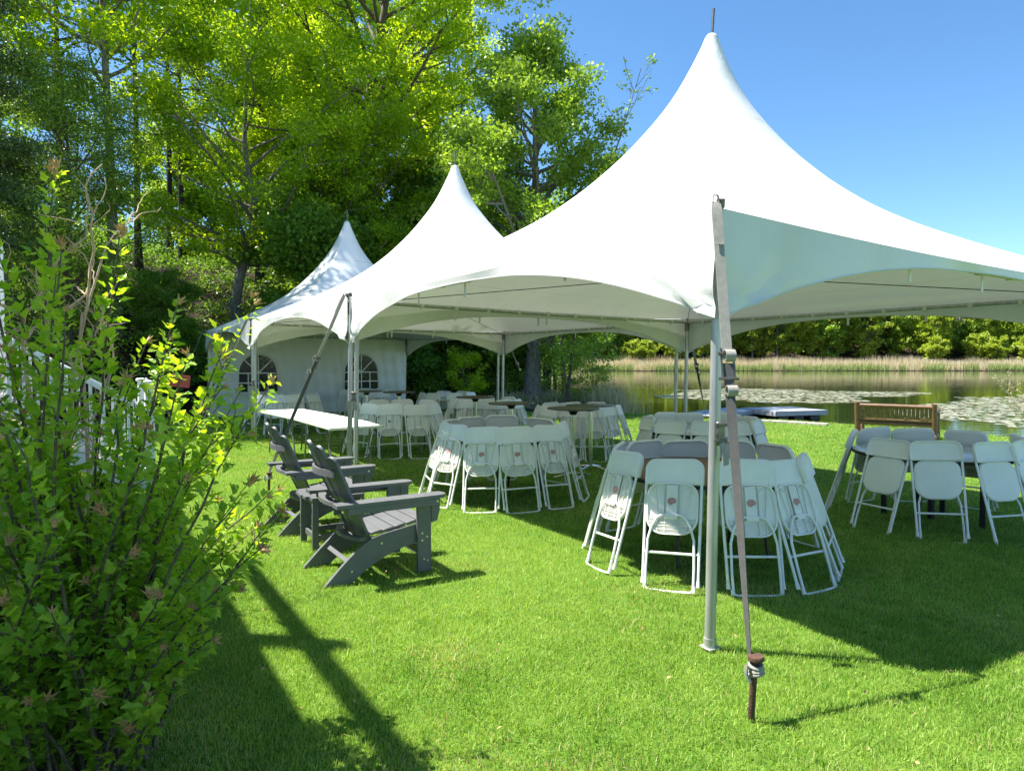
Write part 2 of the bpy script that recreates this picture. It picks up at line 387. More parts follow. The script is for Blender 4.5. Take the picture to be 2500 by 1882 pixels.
FQ = [(.0, 1.0), (.02, .985), (.05, .875), (.093, .755), (.15, .65), (.216, .545), (.3155, .42), (.43, .31), (.56, .222), (.70, .150), (.82, .092), (.92, .042), (1.0, 0)]
def fq(q):
    for (a, fa), (b, fb) in zip(FQ, FQ[1:]):
        if q <= b: return fa + (fb - fa) * (q - a) / (b - a)
    return 0
def seam(s):   # s 0..1 along an eave: sag below the corner height, push outwards
    k = 1 - abs(2 * s - 1) ** 2.2
    return -.07 * k, .07 * k
TILT = .016
def build_tent(i, label, tilt):
    cen = uv(HT + i * PITCH, HT)
    t = empty('frame_tent', cen, VA); t.rotation_euler = (0, TILT, VA); bpy.context.view_layer.update(); tag(t, label, 'tent', 'white peaked tents in a row')
    # canopy
    NT, NQ = 112, 40; V = []; ringv = []
    qs = [(.018 + (1 - .018) * (k / (NQ - 1)) ** 1.35) for k in range(NQ)]
    fs_sm = [np.interp(q, *zip(*FQ)) for q in qs]
    for _ in range(3): fs_sm = [fs_sm[0]] + [(fs_sm[k - 1] + fs_sm[k] * 2 + fs_sm[k + 1]) / 4 for k in range(1, NQ - 1)] + [fs_sm[-1]]
    for q, f in zip(qs, fs_sm):
        for k in range(NT):
            a = 2 * math.pi * k / NT + math.pi / 4
            c, s = math.cos(a), math.sin(a); mx = max(abs(c), abs(s)); sq = HT / mx
            wq = q ** .55; r = q * ((HT * 1.41421) * (1 - wq) + sq * wq)
            es = (min(abs(c), abs(s)) / mx) * .5 + .5
            dz, dout = seam(es); ff = q ** 3
            x, y = c * r, s * r
            if abs(c) > abs(s): x += math.copysign(dout * ff, c)
            else: y += math.copysign(dout * ff, s)
            V.append((x + tilt[0] * f, y + tilt[1] * f, EAVE + dz * ff + (PEAK - EAVE) * f)); ringv.append(q)
    F = [(j * NT + k, (j + 1) * NT + k, (j + 1) * NT + (k + 1) % NT, j * NT + (k + 1) % NT) for j in range(NQ - 1) for k in range(NT)]
    me = np_mesh('canopy', np.array(V), np.array(F), M_vinyl, {'ring': np.array(ringv)}, True)
    link('canopy', me, t)
    # cap collar and finial
    px, py = tilt
    MB().lathe([(.085, PEAK - .10), (.075, PEAK - .03), (.05, PEAK + .005), (.02, PEAK + .02)], 16, (px, py, 0)).build('peak_cap', M_vinyl, t)
    lean = Vector((px, py, 0)) * .12
    MB().tube([Vector((px, py, PEAK - .05)), Vector((px, py, PEAK + .30)) + lean], .016, 8).build('finial', M_steel, t)
    MB().tube([Vector((0, 0, 2.62)), Vector((px, py, PEAK - .04))], .024, 8).build('mast', M_alu, t)
    # valances
    for side in range(4):
        rot = Matrix.Rotation(side * math.pi / 2, 4, 'Z'); ns, nr = 72, 10; V = []
        ph = rnd.random() * 9
        for j in range(nr + 1):
            tt = j / nr
            for k in range(ns + 1):
                s = .003 + .994 * k / ns; m_ = abs(2 * s - 1)
                dz, dout = seam(s); top = EAVE + dz
                apex = 2.275; bot = apex - (apex - 1.80) * m_ ** 2.5
                z = top + (bot - top) * tt
                edge = min(s, 1 - s) * TS; drop = (EAVE - .6 + .02 - z)
                ang = math.atan2(edge, max(.02, z - 1.74)); rad = math.hypot(edge, z - 1.74)
                fold = math.sin(ang * 17 + ph + math.sin(ang * 5) * .8) * .030 * math.exp(-((rad - .22) / .3) ** 2) * tt
                fold += math.sin(s * 36 + ph * 3) * .006 * tt + math.sin(s * 19 + ph) * .008 * tt * (1 - m_)
                y = -HT - dout * (1 - .25 * tt) - fold - .012 * tt
                V.append(rot @ Vector((-HT + TS * s, y, z - .003)))
        F = [(j * (ns + 1) + k, j * (ns + 1) + k + 1, (j + 1) * (ns + 1) + k + 1, (j + 1) * (ns + 1) + k) for j in range(nr) for k in range(ns)]
        va = link('valance', np_mesh('valance', np.array([tuple(p) for p in V]), np.array(F), M_vinyl, {'ring': np.full(len(V), .5)}, True), t)
        hem = MB(); hem.tube([V[nr * (ns + 1) + k] for k in range(ns + 1)], .006, 5); hem.build('hem', M_vinyl, va)
        # eave tube with its ties
        tu = MB(); z0 = 2.335
        tu.tube([rot @ Vector((-HT + .05, -HT + .075, z0)), rot @ Vector((0, -HT + .075, z0 - .015)), rot @ Vector((HT - .05, -HT + .075, z0))], .026, 10)
        tb = tu.build('eave_tube', M_alu, t)
        ti = MB()
        for k in range(11):
            x = -HT + .45 + k * (TS - .9) / 10
            c = rot @ Vector((x, -HT + .075, z0 - .012))
            ti.box(c, (.05, .064, .064), rot.to_3x3(), .008)
            if k in (3, 5, 8): ti.box(rot @ Vector((x, -HT + .055, z0 - .10)), (.03, .006, .16), rot.to_3x3())
        tag(ti.build('tie_loops', M_vinyl, tb), kind='stuff')
    # corner legs
    for sx, sy in ((-1, -1), (1, -1), (1, 1), (-1, 1)):
        c = Vector((sx * (HT - .062), sy * (HT - .062), 0)); wz = t.matrix_basis @ c; g0 = gz(wz.x, wz.y) - wz.z - .005; c.z = 0
        lg = MB().tube([c + Vector((0, 0, g0 + .03)), c + Vector((0, 0, 2.33))], .0315, 14).build('leg', M_alu, t, 30)
        MB().box(c + Vector((0, 0, g0 + .022)), (.09, .09, .010), None, .002).tube([c + Vector((0, 0, g0 + .02)), c + Vector((0, 0, g0 + .075))], .036, 12).build('foot', M_alu, lg)
        MB().tube([c + Vector((0, 0, 2.18)), c + Vector((0, 0, 2.34))], .042, 10).tube([c + Vector((0, 0, 2.34)), c + Vector((sx * .07, sy * .07, 2.42))], .012, 6).tube(
            [c + Vector((sx * .06, sy * .06, 2.40)), c + Vector((sx * .072, sy * .072, 2.445))], .024, 10).build('corner_fitting', M_steel, lg)
    for sx in (-1, 1):
        MB().tube([Vector((-sx * (HT - .05), -(HT - .05), 2.31)), Vector((0, 0, 2.60)), Vector((sx * (HT - .05), HT - .05, 2.31))], .005, 5).build('cable', M_black, t)
    return t
wt = Vector((.13, 0, 0)); lt = Matrix.Rotation(-VA, 3, 'Z') @ wt
tents = [build_tent(0, 'nearest and largest white tent, its tall peak against blue sky', (lt.x, lt.y)),
         build_tent(1, 'middle white tent with its peak in front of the green trees', (.05, 0)),
         build_tent(2, 'farthest white tent, tree shadows on its roof and windows in its back wall', (0, 0))]

# guy straps with ratchets: parts of their tent; stakes stand in the ground
def ribbon(mb, pts, wd, side, th=.004, twist=0.0):
    pts = [Vector(p) for p in pts]; n = len(pts); vs = []; fs = []
    for i, p in enumerate(pts):
        d = (pts[min(i + 1, n - 1)] - pts[max(i - 1, 0)]).normalized()
        sd = side - d * side.dot(d); sd.normalize()
        if twist: sd = Matrix.Rotation(twist * i / (n - 1), 3, d) @ sd
        nn = d.cross(sd)
        w_ = wd[i] if hasattr(wd, '__len__') else wd
        for a, b in ((-1, -1), (1, -1), (1, 1), (-1, 1)): vs.append(p + sd * a * w_ / 2 + nn * b * th / 2)
    for i in range(n - 1):
        for k in range(4): fs.append((i * 4 + k, i * 4 + (k + 1) % 4, (i + 1) * 4 + (k + 1) % 4, (i + 1) * 4 + k))
    fs += [(3, 2, 1, 0), tuple((n - 1) * 4 + k for k in range(4))]
    mb.add(vs, fs)
def guy(tent, corner, stake, zst, label, frac=.46, roll=0.0):
    inv = tent.matrix_basis.inverted()
    a = Vector(corner); a.z -= TILT * ((a - Vector(tent.location)).dot(V_)); b = Vector((stake.x, stake.y, zst + gz(stake.x, stake.y)))
    a2, b2 = inv @ a, inv @ b
    out = (b2 - a2); out.z = 0; out.normalize(); side = Vector((-out.y, out.x, 0)); d = (b2 - a2).normalized(); side = Matrix.Rotation(roll, 3, d) @ side; nrm = d.cross(side)
    if nrm.z < 0: nrm = -nrm
    mid = a2 + (b2 - a2) * frac
    up = MB(); ribbon(up, [a2 + (mid - a2) * k / 8 for k in range(9)], .052, side); ribbon(up, [a2 + (mid - a2) * (k / 5 * .30) + nrm * (.012 * (k > 0)) for k in range(6)], .05, side)
    so = up.build('guy_strap', M_strap, tent, 20)
    MB().tube([a2 + d * .02 + side * .022, a2 - d * .04 + side * .012, a2 - d * .04 - side * .012, a2 + d * .02 - side * .022], .006, 6).build('shackle', M_steel, so)
    rb = MB()
    for sg in (-1, 1): rb.box(mid + side * sg * .031 + d * .05, (.006, .012, .16), Matrix((side, nrm, d)).transposed())
    rb.tube([mid - side * .045 + d * .0, mid + side * .045], .010, 8).tube([mid - side * .05 + d * .13, mid + side * .05 + d * .13], .008, 8)
    rb.build('ratchet', M_steel, so)
    for off, rr in ((.02, .030), (.20, .026)):
        lp = MB(); c = mid + d * off + nrm * rr
        ribbon(lp, [c + (nrm * math.sin(t_) + d * math.cos(t_)) * rr for t_ in np.linspace(0, 5.2, 14)], .05, side)
        lp.build('strap_loop', M_strap, so)
    lo = MB(); nseg = 14
    ribbon(lo, [mid + d * .05 + (b2 - mid - d * .05) * k / nseg for k in range(nseg + 1)], [.05 - .018 * k / nseg for k in range(nseg + 1)], side, .004, 1.45)
    lo.build('lower_strap', M_strap_dark, so)
    # stake
    st = empty('tent_stake', (stake.x, stake.y, gz(stake.x, stake.y))); tag(st, label, 'stake', 'iron tent stakes')
    lean = Vector((.02, -.02, 0))
    MB().tube([Vector((0, 0, -.15)), Vector((0, 0, zst + .01)) + lean * .8], .0155, 10).build('shaft', M_rust, st)
    MB().lathe([(.0, zst + .035), (.033, zst + .034), (.037, zst + .028), (.036, zst + .014), (.03, zst + .010)][::-1], 16, tuple(lean)).build('head', M_rust, st)
    kn = MB()
    for k in range(3):
        kn.tube([Vector((math.cos(t_) * (.026 + .003 * k), math.sin(t_) * (.026 + .002 * k), zst - .012 - .017 * k + .006 * math.sin(t_ + k))) + lean for t_ in np.linspace(0, 6.28, 13)[:-1]], .010, 6, closed=True)
    kn.tube([Vector((-.03, -.01, zst - .02)) + lean, Vector((-.05, -.02, zst - .005)) + lean, Vector((-.052, -.025, zst - .04)) + lean, Vector((-.035, -.03, zst - .075)) + lean], .009, 6)
    kn.build('strap_knot', M_strap, st)
    return st
EX = .05
c0 = uv(-.02, -.02, 2.42)
guy(tents[0], c0, Vector((1.075, 3.06, 0)), .275, 'rusty iron stake in the grass below the front tent corner', .37)
guy(tents[0], uv(6.12, -.04, 2.42), uv(6.2, -1.0), .22, 'stake left of the second tent pole behind the dark adirondack chairs', .36, 1.0)
guy(tents[1], uv(PITCH + 6.12, -.04, 2.42), uv(PITCH + 6.2, -1.0), .22, 'stake beside the third tent pole behind the leafy shrub', .36, 1.0)
guy(tents[1], uv(PITCH + 6.1, 6.14, 2.42), uv(PITCH + 6.3, 7.3), .22, 'stake by the tree trunk behind the middle tent', .36)
guy(tents[0], uv(6.1, 6.14, 2.42), uv(6.4, 7.1), .22, 'stake behind the chairs at the pond corner of nearest tent', .36)
guy(tents[2], uv(2 * PITCH + 6.1, -.04, 2.42), uv(2 * PITCH + 6.6, -.9), .22, 'stake at the outer left corner of the farthest tent', .36)
# spare ratchets and hanging strap tails on the left legs
def leg_extras(tent, corner, z, tail):
    inv = tent.matrix_basis.inverted()
    c = inv @ Vector(corner); fr = Matrix.Rotation(-VA, 3, 'Z')
    f_ = fr @ Vector((.28, -.96, 0)); s_ = fr @ Vector((.96, .28, 0)); c = c + f_ * .045
    m = MB(); m.box(c + Vector((0, 0, z)), (.05, .03, .13), Matrix((s_, f_, Vector((0, 0, 1)))).transposed(), .006)
    m.tube([c + Vector((0, 0, z + .05)) - s_ * .035 + f_ * .015, c + Vector((0, 0, z + .05)) + s_ * .035 + f_ * .015], .011, 8)
    m.tube([c + Vector((0, 0, z - .04)) - s_ * .035 + f_ * .012, c + Vector((0, 0, z - .04)) + s_ * .035 + f_ * .012], .012, 8)
    ro = m.build('ratchet', M_steel, tent)
    q = MB(); ribbon(q, [c + Vector((0, 0, z - .05)) + f_ * .02, c + Vector((0, 0, z - .10)) + f_ * .035 + s_ * .012, c + Vector((0, 0, z - .17)) + f_ * .035 + s_ * .02, c + Vector((0, 0, z - .14)) + f_ * .01 + s_ * .03, c + Vector((0, 0, z - .06)) + f_ * .0 + s_ * .02], .035, s_)
    if tail:
        ribbon(q, [c - s_ * .05 + Vector((.004 * math.sin(k), 0, z - .05 - tail * k / 8)) for k in range(9)], .05, s_, .012)
    q.build('strap_tail', M_strap, ro)
leg_extras(tents[0], uv(.03, .03), 1.22, 0)
leg_extras(tents[0], uv(6.07, .03), 1.15, .85)
leg_extras(tents[1], uv(PITCH + 6.07, .03), 1.15, .5)

# windowed wall hung along the far side of the farthest tent
def sidewall():
    o = uv(2 * PITCH + TS - .10, .06)
    t = empty('tent_sidewall', o, VA); tag(t, 'white hanging tent wall with two arched windows under the farthest tent', 'tent wall')
    Wd = TS - .12; wins = [(.222 * TS, .56, .66, 1.23), (.735 * TS, .56, .66, 1.23)]
    nx_, nz_ = 180, 68; V = []; F = []
    def inside(x, z):
        for cx, hw, z0, zs in wins:
            if abs(x - cx) < hw and z0 < z < zs: return True
            if z >= zs and math.hypot(x - cx, z - zs) < hw: return True
        return False
    for j in range(nz_ + 1):
        for k in range(nx_ + 1):
            x = Wd * k / nx_; z = 2.27 * j / nz_
            y = .018 * math.sin(x * 7 + math.sin(z * 2) * 1.4) * (1 - .5 * z / 2.3) + .010 * math.sin(x * 19 + z * 2.5) + .006 * math.sin(z * 14 + x)
            for cx, hw, z0, zs in wins:
                if abs(x - cx) < hw + .1 and z0 - .1 < z < zs + hw + .1: y *= .25
            V.append((x, y, z + .02))
    for j in range(nz_):
        for k in range(nx_):
            if not inside(Wd * (k + .5) / nx_, 2.27 * (j + .5) / nz_):
                F.append((j * (nx_ + 1) + k, j * (nx_ + 1) + k + 1, (j + 1) * (nx_ + 1) + k + 1, (j + 1) * (nx_ + 1) + k))
    link('wall_panel', np_mesh('wall_panel', np.array(V), np.array(F), M_vinyl, {'ring': np.full(len(V), .5)}, True), t)
    glass = mat('clear_vinyl', (.05, .07, .07), .10, spec=.6)
    n = glass.node_tree.nodes; L = glass.node_tree.links
    tr = n.new('ShaderNodeBsdfTransparent'); tr.inputs[0].default_value = (.82, .86, .88, 1)
    mx = n.new('ShaderNodeMixShader'); mx.inputs[0].default_value = .18
    L.new(tr.outputs[0], mx.inputs[1]); L.new(n['Principled BSDF'].outputs[0], mx.inputs[2]); L.new(mx.outputs[0], n['Material Output'].inputs[0])
    for cx, hw, z0, zs in wins:
        outl = [(cx - hw, z0 + .02)] + [(cx + hw, z0 + .02)] + [(cx + hw * math.cos(a), zs + hw * math.sin(a) + .02) for a in np.linspace(0, math.pi, 25)]
        fr = MB(); n_ = len(outl); fr.tube([Vector((x, -.012, z)) for x, z in outl], .032, 6, closed=True)
        wf = fr.build('window', M_vinyl, t)
        mu = MB()
        for x in (-.5, 0, .5): mu.box((cx + x * hw, -.014, (z0 + zs) / 2 + .02), (.034, .012, zs - z0))
        mu.box((cx, -.016, zs + .02), (2 * hw, .012, .036)); mu.box((cx, -.017, (z0 + zs) / 2 + .02), (2 * hw, .012, .034))
        for a in (45, 90, 135):
            q = Matrix.Rotation(-R(a), 3, 'Y'); d = Vector((math.cos(R(a)), 0, math.sin(R(a))))
            mu.box(Vector((cx, -.0145, zs + .02)) + d * hw / 2, (hw, .012, .034), q)
        mu.build('muntin', M_vinyl, wf)
        for i in range(4):
            for j in range(2):
                x0 = cx - hw + hw * .5 * i; za = z0 + .02 + (zs - z0) / 2 * j
                MB().box((x0 + hw * .25, -.004, za + (zs - z0) / 4), (hw * .5 - .02, .004, (zs - z0) / 2 - .02)).build('pane', glass, wf)
            a0 = math.pi * i / 4
            poly = [(cx + .02 * math.cos(a0 + .39), zs + .03)] + [(cx + (hw - .01) * math.cos(a), zs + .02 + (hw - .01) * math.sin(a)) for a in np.linspace(a0 + .015, a0 + math.pi / 4 - .015, 8)]
            MB().prism(poly, .004, Matrix(((1, 0, 0, 0), (0, 0, 1, -.004), (0, 1, 0, 0), (0, 0, 0, 1)))).build('pane', glass, wf)
sidewall()

# ------------------------------------------------------------------ folding chairs (leaning folded against the tables)
def rr_outline(x0, x1, z0, z1, rt, rb, n=6):
    pts = []
    for cx, cz, r, a0 in ((x1 - rb, z0 + rb, rb, -90), (x1 - rt, z1 - rt, rt, 0), (x0 + rt, z1 - rt, rt, 90), (x0 + rb, z0 + rb, rb, 180)):
        for k in range(n + 1):
            a = R(a0 + 90 * k / n); pts.append((cx + r * math.cos(a), cz + r * math.sin(a)))
    return pts
def ring_strip(mb, rings):
    n = len(rings[0]); o = []
    for r_ in rings: o += r_
    fs = [(j * n + k, j * n + (k + 1) % n, (j + 1) * n + (k + 1) % n, (j + 1) * n + k) for j in range(len(rings) - 1) for k in range(n)]
    fs.append(tuple(range(n))[::-1]); fs.append(tuple((len(rings) - 1) * n + k for k in range(n)))
    mb.add(o, fs)
def inset(pts, d):
    cx = sum(p[0] for p in pts) / len(pts); cz = sum(p[1] for p in pts) / len(pts)
    hx = max(abs(p[0] - cx) for p in pts); hz = max(abs(p[1] - cz) for p in pts)
    return [(cx + (x - cx) * (hx - d) / hx, cz + (z - cz) * (hz - d) / hz) for x, z in pts]
def chair_meshes():
    """local: x across, z along the folded chair from the feet (0) to the top (.98); +y = side where the seat's underside shows"""
    d = {}
    def lay(pts, y, bow=0.0): return [(x, y + bow * (x / .2) ** 2, z) for x, z in pts]
    o = rr_outline(-.232, .232, .785, .99, .085, .012)
    b = MB(); i1 = inset(o, .014); i2 = inset(o, .022)
    ring_strip(b, [lay(inset(o, .03), -.010, -.012), lay(inset(o, .024), -.012, -.012), lay(inset(o, .018), -.020, -.012), lay(inset(o, .004), -.022, -.012), lay(o, -.016, -.012), lay(o, .010, -.012), lay(inset(o, .006), .016, -.012), lay(inset(o, .03), .018, -.012)])
    d['backrest'] = b.mesh('backrest', M_plastic, 50)
    o = rr_outline(-.202, .202, .40, .795, .105, .135, 8)
    s = MB()
    ring_strip(s, [lay(inset(o, .02), -.012), lay(inset(o, .006), -.011), lay(o, -.004), lay(o, .022), lay(inset(o, .010), .022), lay(inset(o, .012), .002)])
    d['seat'] = s.mesh('seat', M_plastic, 50)
    rb = MB()
    for z in (.44, .468, .49, .522): 
        hw = .178 if z > .46 else .135
        rb.box((0, .011, z), (2 * hw, .018, .004))
    for x in (-.115, -.055, .055, .115): rb.box((x, .010, .468), (.004, .015, .10 if abs(x) < .1 else .085))
    for sx in (-1, 1):
        rb.box((sx * .125, .010, .655), (.005, .015, .24), Matrix.Rotation(sx * .12, 3, 'Y'))
        rb.box((sx * .065, .010, .66), (.004, .015, .25))
        rb.box((sx * .10, .009, .755), (.06, .012, .004), Matrix.Rotation(-sx * .5, 3, 'Y'))
    d['seat_ribs'] = rb.mesh('seat_ribs', M_plastic, 30)
    br = MB().box((0, .020, .655), (.084, .010, .245), None, .003)
    for x in (-.022, 0, .022): br.box((x, .0255, .68), (.006, .004, .17))
    br.box((0, .034, .535), (.10, .012, .034), None, .003)
    for x in (-.03, 0, .03): br.box((x, .041, .535), (.008, .003, .008))
    for x in (-.030, -.022, .022, .030): br.box((x, .026, .77), (.006, .004, .006))
    d['bracket'] = br.mesh('bracket', M_plastic, 30)
    st = []
    r9 = random.Random(3)
    for k in range(18):
        a = 2 * math.pi * k / 18; st.append((.036 * math.cos(a) * (1 + r9.uniform(-.18, .18)), .655 + .026 * math.sin(a) * (1 + r9.uniform(-.25, .25))))
    d['red_sticker'] = MB().add([(x, .0285, z) for x, z in st] + [(x, .0272, z) for x, z in st], [tuple(range(18))] + [(k, (k + 1) % 18, 18 + (k + 1) % 18, 18 + k) for k in range(18)]).mesh('sticker', M_sticker, 0)
    d['navy_sticker'] = MB().box((0, .0282, .665), (.044, .002, .034)).mesh('sticker', M_navy, 0)
    pr = MB().box((0, .0296, .659), (.030, .001, .004)); pr.tube([(.013 * math.cos(a), .0296, .664 + .010 * math.sin(a)) for a in np.linspace(.1, 3.04, 9)], .0018, 4)
    d['sticker_print'] = pr.mesh('sticker_print', M_print, 0)
    # outer frame: two uprights, feet
    fm = MB()
    for sx in (-1, 1):
        fm.tube([(sx * .211, .0, .055), (sx * .213, 0, .25), (sx * .217, -.004, .55), (sx * .219, -.004, .80), (sx * .218, -.003, .93)], .0115, 8)
    fm.tube([(-.212, .004, .262), (.212, .004, .262)], .010, 8)
    d['front_frame'] = fm.mesh('front_frame', M_white_metal)
    for sx in (-1, 1): d['foot_cap', sx] = MB().tube([(sx * .2105, 0, .030), (sx * .211, 0, .075)], [.0165, .0145], 8).mesh('foot_cap', M_plastic)
    rf = MB()
    arch = []
    for k in range(13):
        a = math.pi * k / 12; arch.append((-.118 * math.cos(a) * (1 if abs(math.cos(a)) > .0 else 1), .030, .50 + .052 * math.sin(a) ** .7 if 0 < k < 12 else .50))
    left = [(-.182, .020, .012), (-.184, .020, .15), (-.178, .022, .36), (-.150, .028, .46)]
    right = [(-x, y, z) for x, y, z in left[::-1]]
    bot = [(.176, .022, -.005), (.155, .022, -.014), (0, .022, -.018), (-.155, .022, -.014), (-.176, .022, -.005)]
    rf.tube(left + arch[1:-1] + right + bot, .0098, 8, closed=True)
    d['rear_frame'] = rf.mesh('rear_frame', M_white_metal)
    for sx in (-1, 1): d['rear_cap', sx] = MB().tube([(sx * .187, .02, -.012), (sx * .187, .02, .03)], .0145, 8).mesh('foot_cap', M_plastic)
    return d
CH = chair_meshes()
def new_chair(kind):
    t = empty('folding_chair')
    link('backrest', CH['backrest'], t)
    se = link('seat', CH['seat'], t); link('seat_ribs', CH['seat_ribs'], se); link('bracket', CH['bracket'], se)
    if kind == 'red': link('sticker', CH['red_sticker'], se)
    if kind == 'navy': link('sticker', CH['navy_sticker'], se); link('sticker_print', CH['sticker_print'], se)
    ff = link('front_frame', CH['front_frame'], t)
    rf = link('rear_frame', CH['rear_frame'], t)
    for sx in (-1, 1): link('foot_cap', CH['foot_cap', sx], ff); link('foot_cap', CH['rear_cap', sx], rf)
    return t
PROTO = {}
ORD = ['first', 'second', 'third', 'fourth', 'fifth', 'sixth', 'seventh']
def place_chair(cx, cy, ang, rf, lean, out, label, kind, roll=0.0, zg=0.0):
    """foot stands rf from the table centre at angle ang; leans inwards; out=True shows the seat underside outwards"""
    if kind not in PROTO: PROTO[kind] = new_chair(kind); o = PROTO[kind]
    else: o = copy_tree(PROTO[kind])
    f = Vector((math.cos(ang), math.sin(ang), 0)); p = Vector((cx, cy, 0)) + f * rf
    zax = (Vector((0, 0, 1)) * math.sin(lean) - f * math.cos(lean)).normalized()
    sdx = Vector((-f.y, f.x, 0)); yax = zax.cross(sdx)          # outward facing normal has +f part
    if yax.dot(f) < 0: sdx = -sdx; yax = zax.cross(sdx)
    if not out: yax = -yax; sdx = -sdx
    M = Matrix((sdx, yax, zax)).transposed()
    M = Matrix.Rotation(roll, 3, f) @ M
    o.rotation_mode = 'QUATERNION'; o.rotation_quaternion = M.to_quaternion()
    o.location = p + Vector((0, 0, zg + .022)); o.scale = (.955, .955, .955)
    tag(o, label, 'chair', 'white folding chairs leaning on the tables')
    return o

# ------------------------------------------------------------------ round tables
def table_plastic_legs(t, topz, m_leg):
    for sx in (-1, 1):
        for sy in (-1, 1):
            MB().tube([(sx * .34, sy * .26, topz), (sx * .36, sy * .28, .45), (sx * .40, sy * .22, .40), (sx * .42, sy * .27, .02)], .014, 8).build('leg', m_leg, t)
        MB().tube([(sx * .36, -.25, .42), (sx * .36, .25, .42)], .010, 6).build('leg_brace', m_leg, t)
def round_table(x, y, label, style, rot=0.0, r=.762, h=.74):
    t = empty('round_table', (x, y, gz(x, y)), rot); tag(t, label, 'table', 'round folding tables')
    m_top = {'brown': M_brown_top, 'white': M_white_top, 'plastic': M_table_plastic}[style]
    MB().lathe([(r - .02, h - .032), (r - .004, h - .028), (r, h - .015), (r - .003, h - .004), (r - .010, h)], 64).build('tabletop', m_top, t)
    if style == 'brown':
        MB().lathe([(r + .001, h - .036), (r + .004, h - .030), (r + .004, h - .010), (r + .001, h - .006)], 64).build('edge_band', M_black, t)
    if style == 'white':
        MB().lathe([(r + .001, h - .038), (r + .005, h - .032), (r + .005, h - .010), (r + .001, h - .006)], 64).build('edge_band', M_black, t)
        for k in range(4):
            a = math.pi / 4 + k * math.pi / 2
            MB().box((.46 * math.cos(a), .46 * math.sin(a), (h - .03) / 2), (.05, .05, h - .03), Matrix.Rotation(a, 3, 'Z'), .004).build('leg', M_black, t)
        MB().tube([(0, 0, .02), (0, 0, h - .03)], .035, 10).build('pedestal', M_black, t)
    else:
        table_plastic_legs(t, h - .034, M_black if style == 'brown' else M_grey_leg)
    return t

# tables: (x, y, style, rot, short phrase, front chair angles, back chair angles, underside out in front, sticker kind)
TABLES = [
    (1.63, 5.75, 'brown', .3, 'brown table behind the front pole', [158, 204, 240, 278, 304, 328], [20, 54, 90, 122], 'red'),
    (-.10, 8.40, 'brown', .9, 'table beside the dark adirondacks', [197, 224, 255, 285, 311, 342], [50, 90, 127, 158], 'red'),
    (2.62, 9.50, 'white', .2, 'table behind the brown table', [190, 228, 262, 292, 325], [12, 50, 85, 118, 150], None),
    (4.45, 7.25, 'white', .0, 'table near the log bench', [150, 211, 245, 278, 309, 340], [35, 69, 105], None),
    (1.20, 12.5, 'plastic', .5, 'table behind the paired cocktail tables', [188, 222, 254, 283, 312, 340], [50, 90, 130], 'navy'),
    (-.55, 14.8, 'plastic', .2, 'table behind the wood topped cocktail table', [196, 238, 270, 303, 338], [45, 90, 135], None),
    (-2.05, 12.6, 'plastic', .0, 'table right of the white rectangular tables', [195, 232, 266, 299, 332], [55, 92, 130], 'navy'),
    (-1.75, 18.7, 'plastic', .3, 'far table in front of the bright sapling', [205, 245, 285, 325], [60, 110], None),
    (-5.35, 16.35, 'plastic', .1, 'table behind the white rectangular tables', [192, 233, 266, 299, 335], [50, 90, 130], None),
    (-4.15, 19.8, 'plastic', .7, 'farthest table below the tent wall windows', [215, 250, 285, 320], [70, 110], None),
]
for (tx, ty, style, rot, ph, fr, bk, kind) in TABLES:
    lab = {'brown': 'round table with brown wood top', 'white': 'round white topped table on black legs', 'plastic': 'round pale plastic folding table'}[style]
    TLAB = {1.63: 'round brown topped table just behind the front tent pole', -.10: 'round brown topped table beside the dark adirondack chairs',
            2.62: 'round white topped table behind the nearest brown table', 4.45: 'round white topped table on black legs near the log bench',
            1.20: 'round pale table behind the pair of tall cocktail tables', -.55: 'round pale table behind the wood topped cocktail table',
            -2.05: 'round pale table right of the white rectangular tables', -1.75: 'far round pale table in front of the bright sapling',
            -5.35: 'round pale table behind the white rectangular tables', -4.15: 'farthest round pale table below the tent wall windows'}[tx]
    round_table(tx, ty, TLAB, style, rot)
    for side, lst in (('near', fr), ('far', bk)):
        order = sorted(lst, key=lambda a: math.cos(R(a)))
        for k, a in enumerate(order):
            aa = R(a + rnd.uniform(-3.5, 3.5)); lean = R(rnd.uniform(69, 75)); rf = .770 + .71 / math.tan(lean) + .02
            out = (style != 'white')
            if tx == 1.63 and a == 328: out = False
            if tx == 1.63 and side == 'far': out = True
            kd = (kind or 'plain') if (side == 'near') else 'plain'
            if kind == 'navy' and k not in (1, 2): kd = 'plain'
            place_chair(tx, ty, aa, rf, lean, out, 'white chair %s from left, %s side of %s' % (ORD[k], side, ph), kd, R(rnd.uniform(-4, 4)), gz(tx, ty))

# tall cocktail tables
def cocktail(x, y, label, rot, proto=[]):
    if not proto:
        t = empty('cocktail_table'); h = 1.0; r = .375
        MB().lathe([(r - .012, h - .022), (r, h - .018), (r, h - .006), (r - .004, h)], 48).build('tabletop', M_cocktail, t)
        MB().lathe([(.05, h - .10), (.055, h - .07), (.10, h - .028), (.13, h - .0225)], 24).build('top_plate', M_black, t)
        MB().tube([(0, 0, .04), (0, 0, h - .08)], .033, 14).build('pole', M_chrome, t)
        for k in range(4):
            a = k * math.pi / 2 + .4
            MB().tube([(.02 * math.cos(a), .02 * math.sin(a), .06), (.14 * math.cos(a), .14 * math.sin(a), .045), (.30 * math.cos(a), .30 * math.sin(a), .012)], [.016, .013, .010], 8).build('base_foot', M_chrome, t)
        proto.append(t)
    else: t = copy_tree(proto[0])
    t.location = (x, y, gz(x, y)); t.rotation_euler = (R(rnd.uniform(-1, 1)), R(rnd.uniform(-1, 1)), rot)
    tag(t, label, 'cocktail table', 'tall cocktail tables')
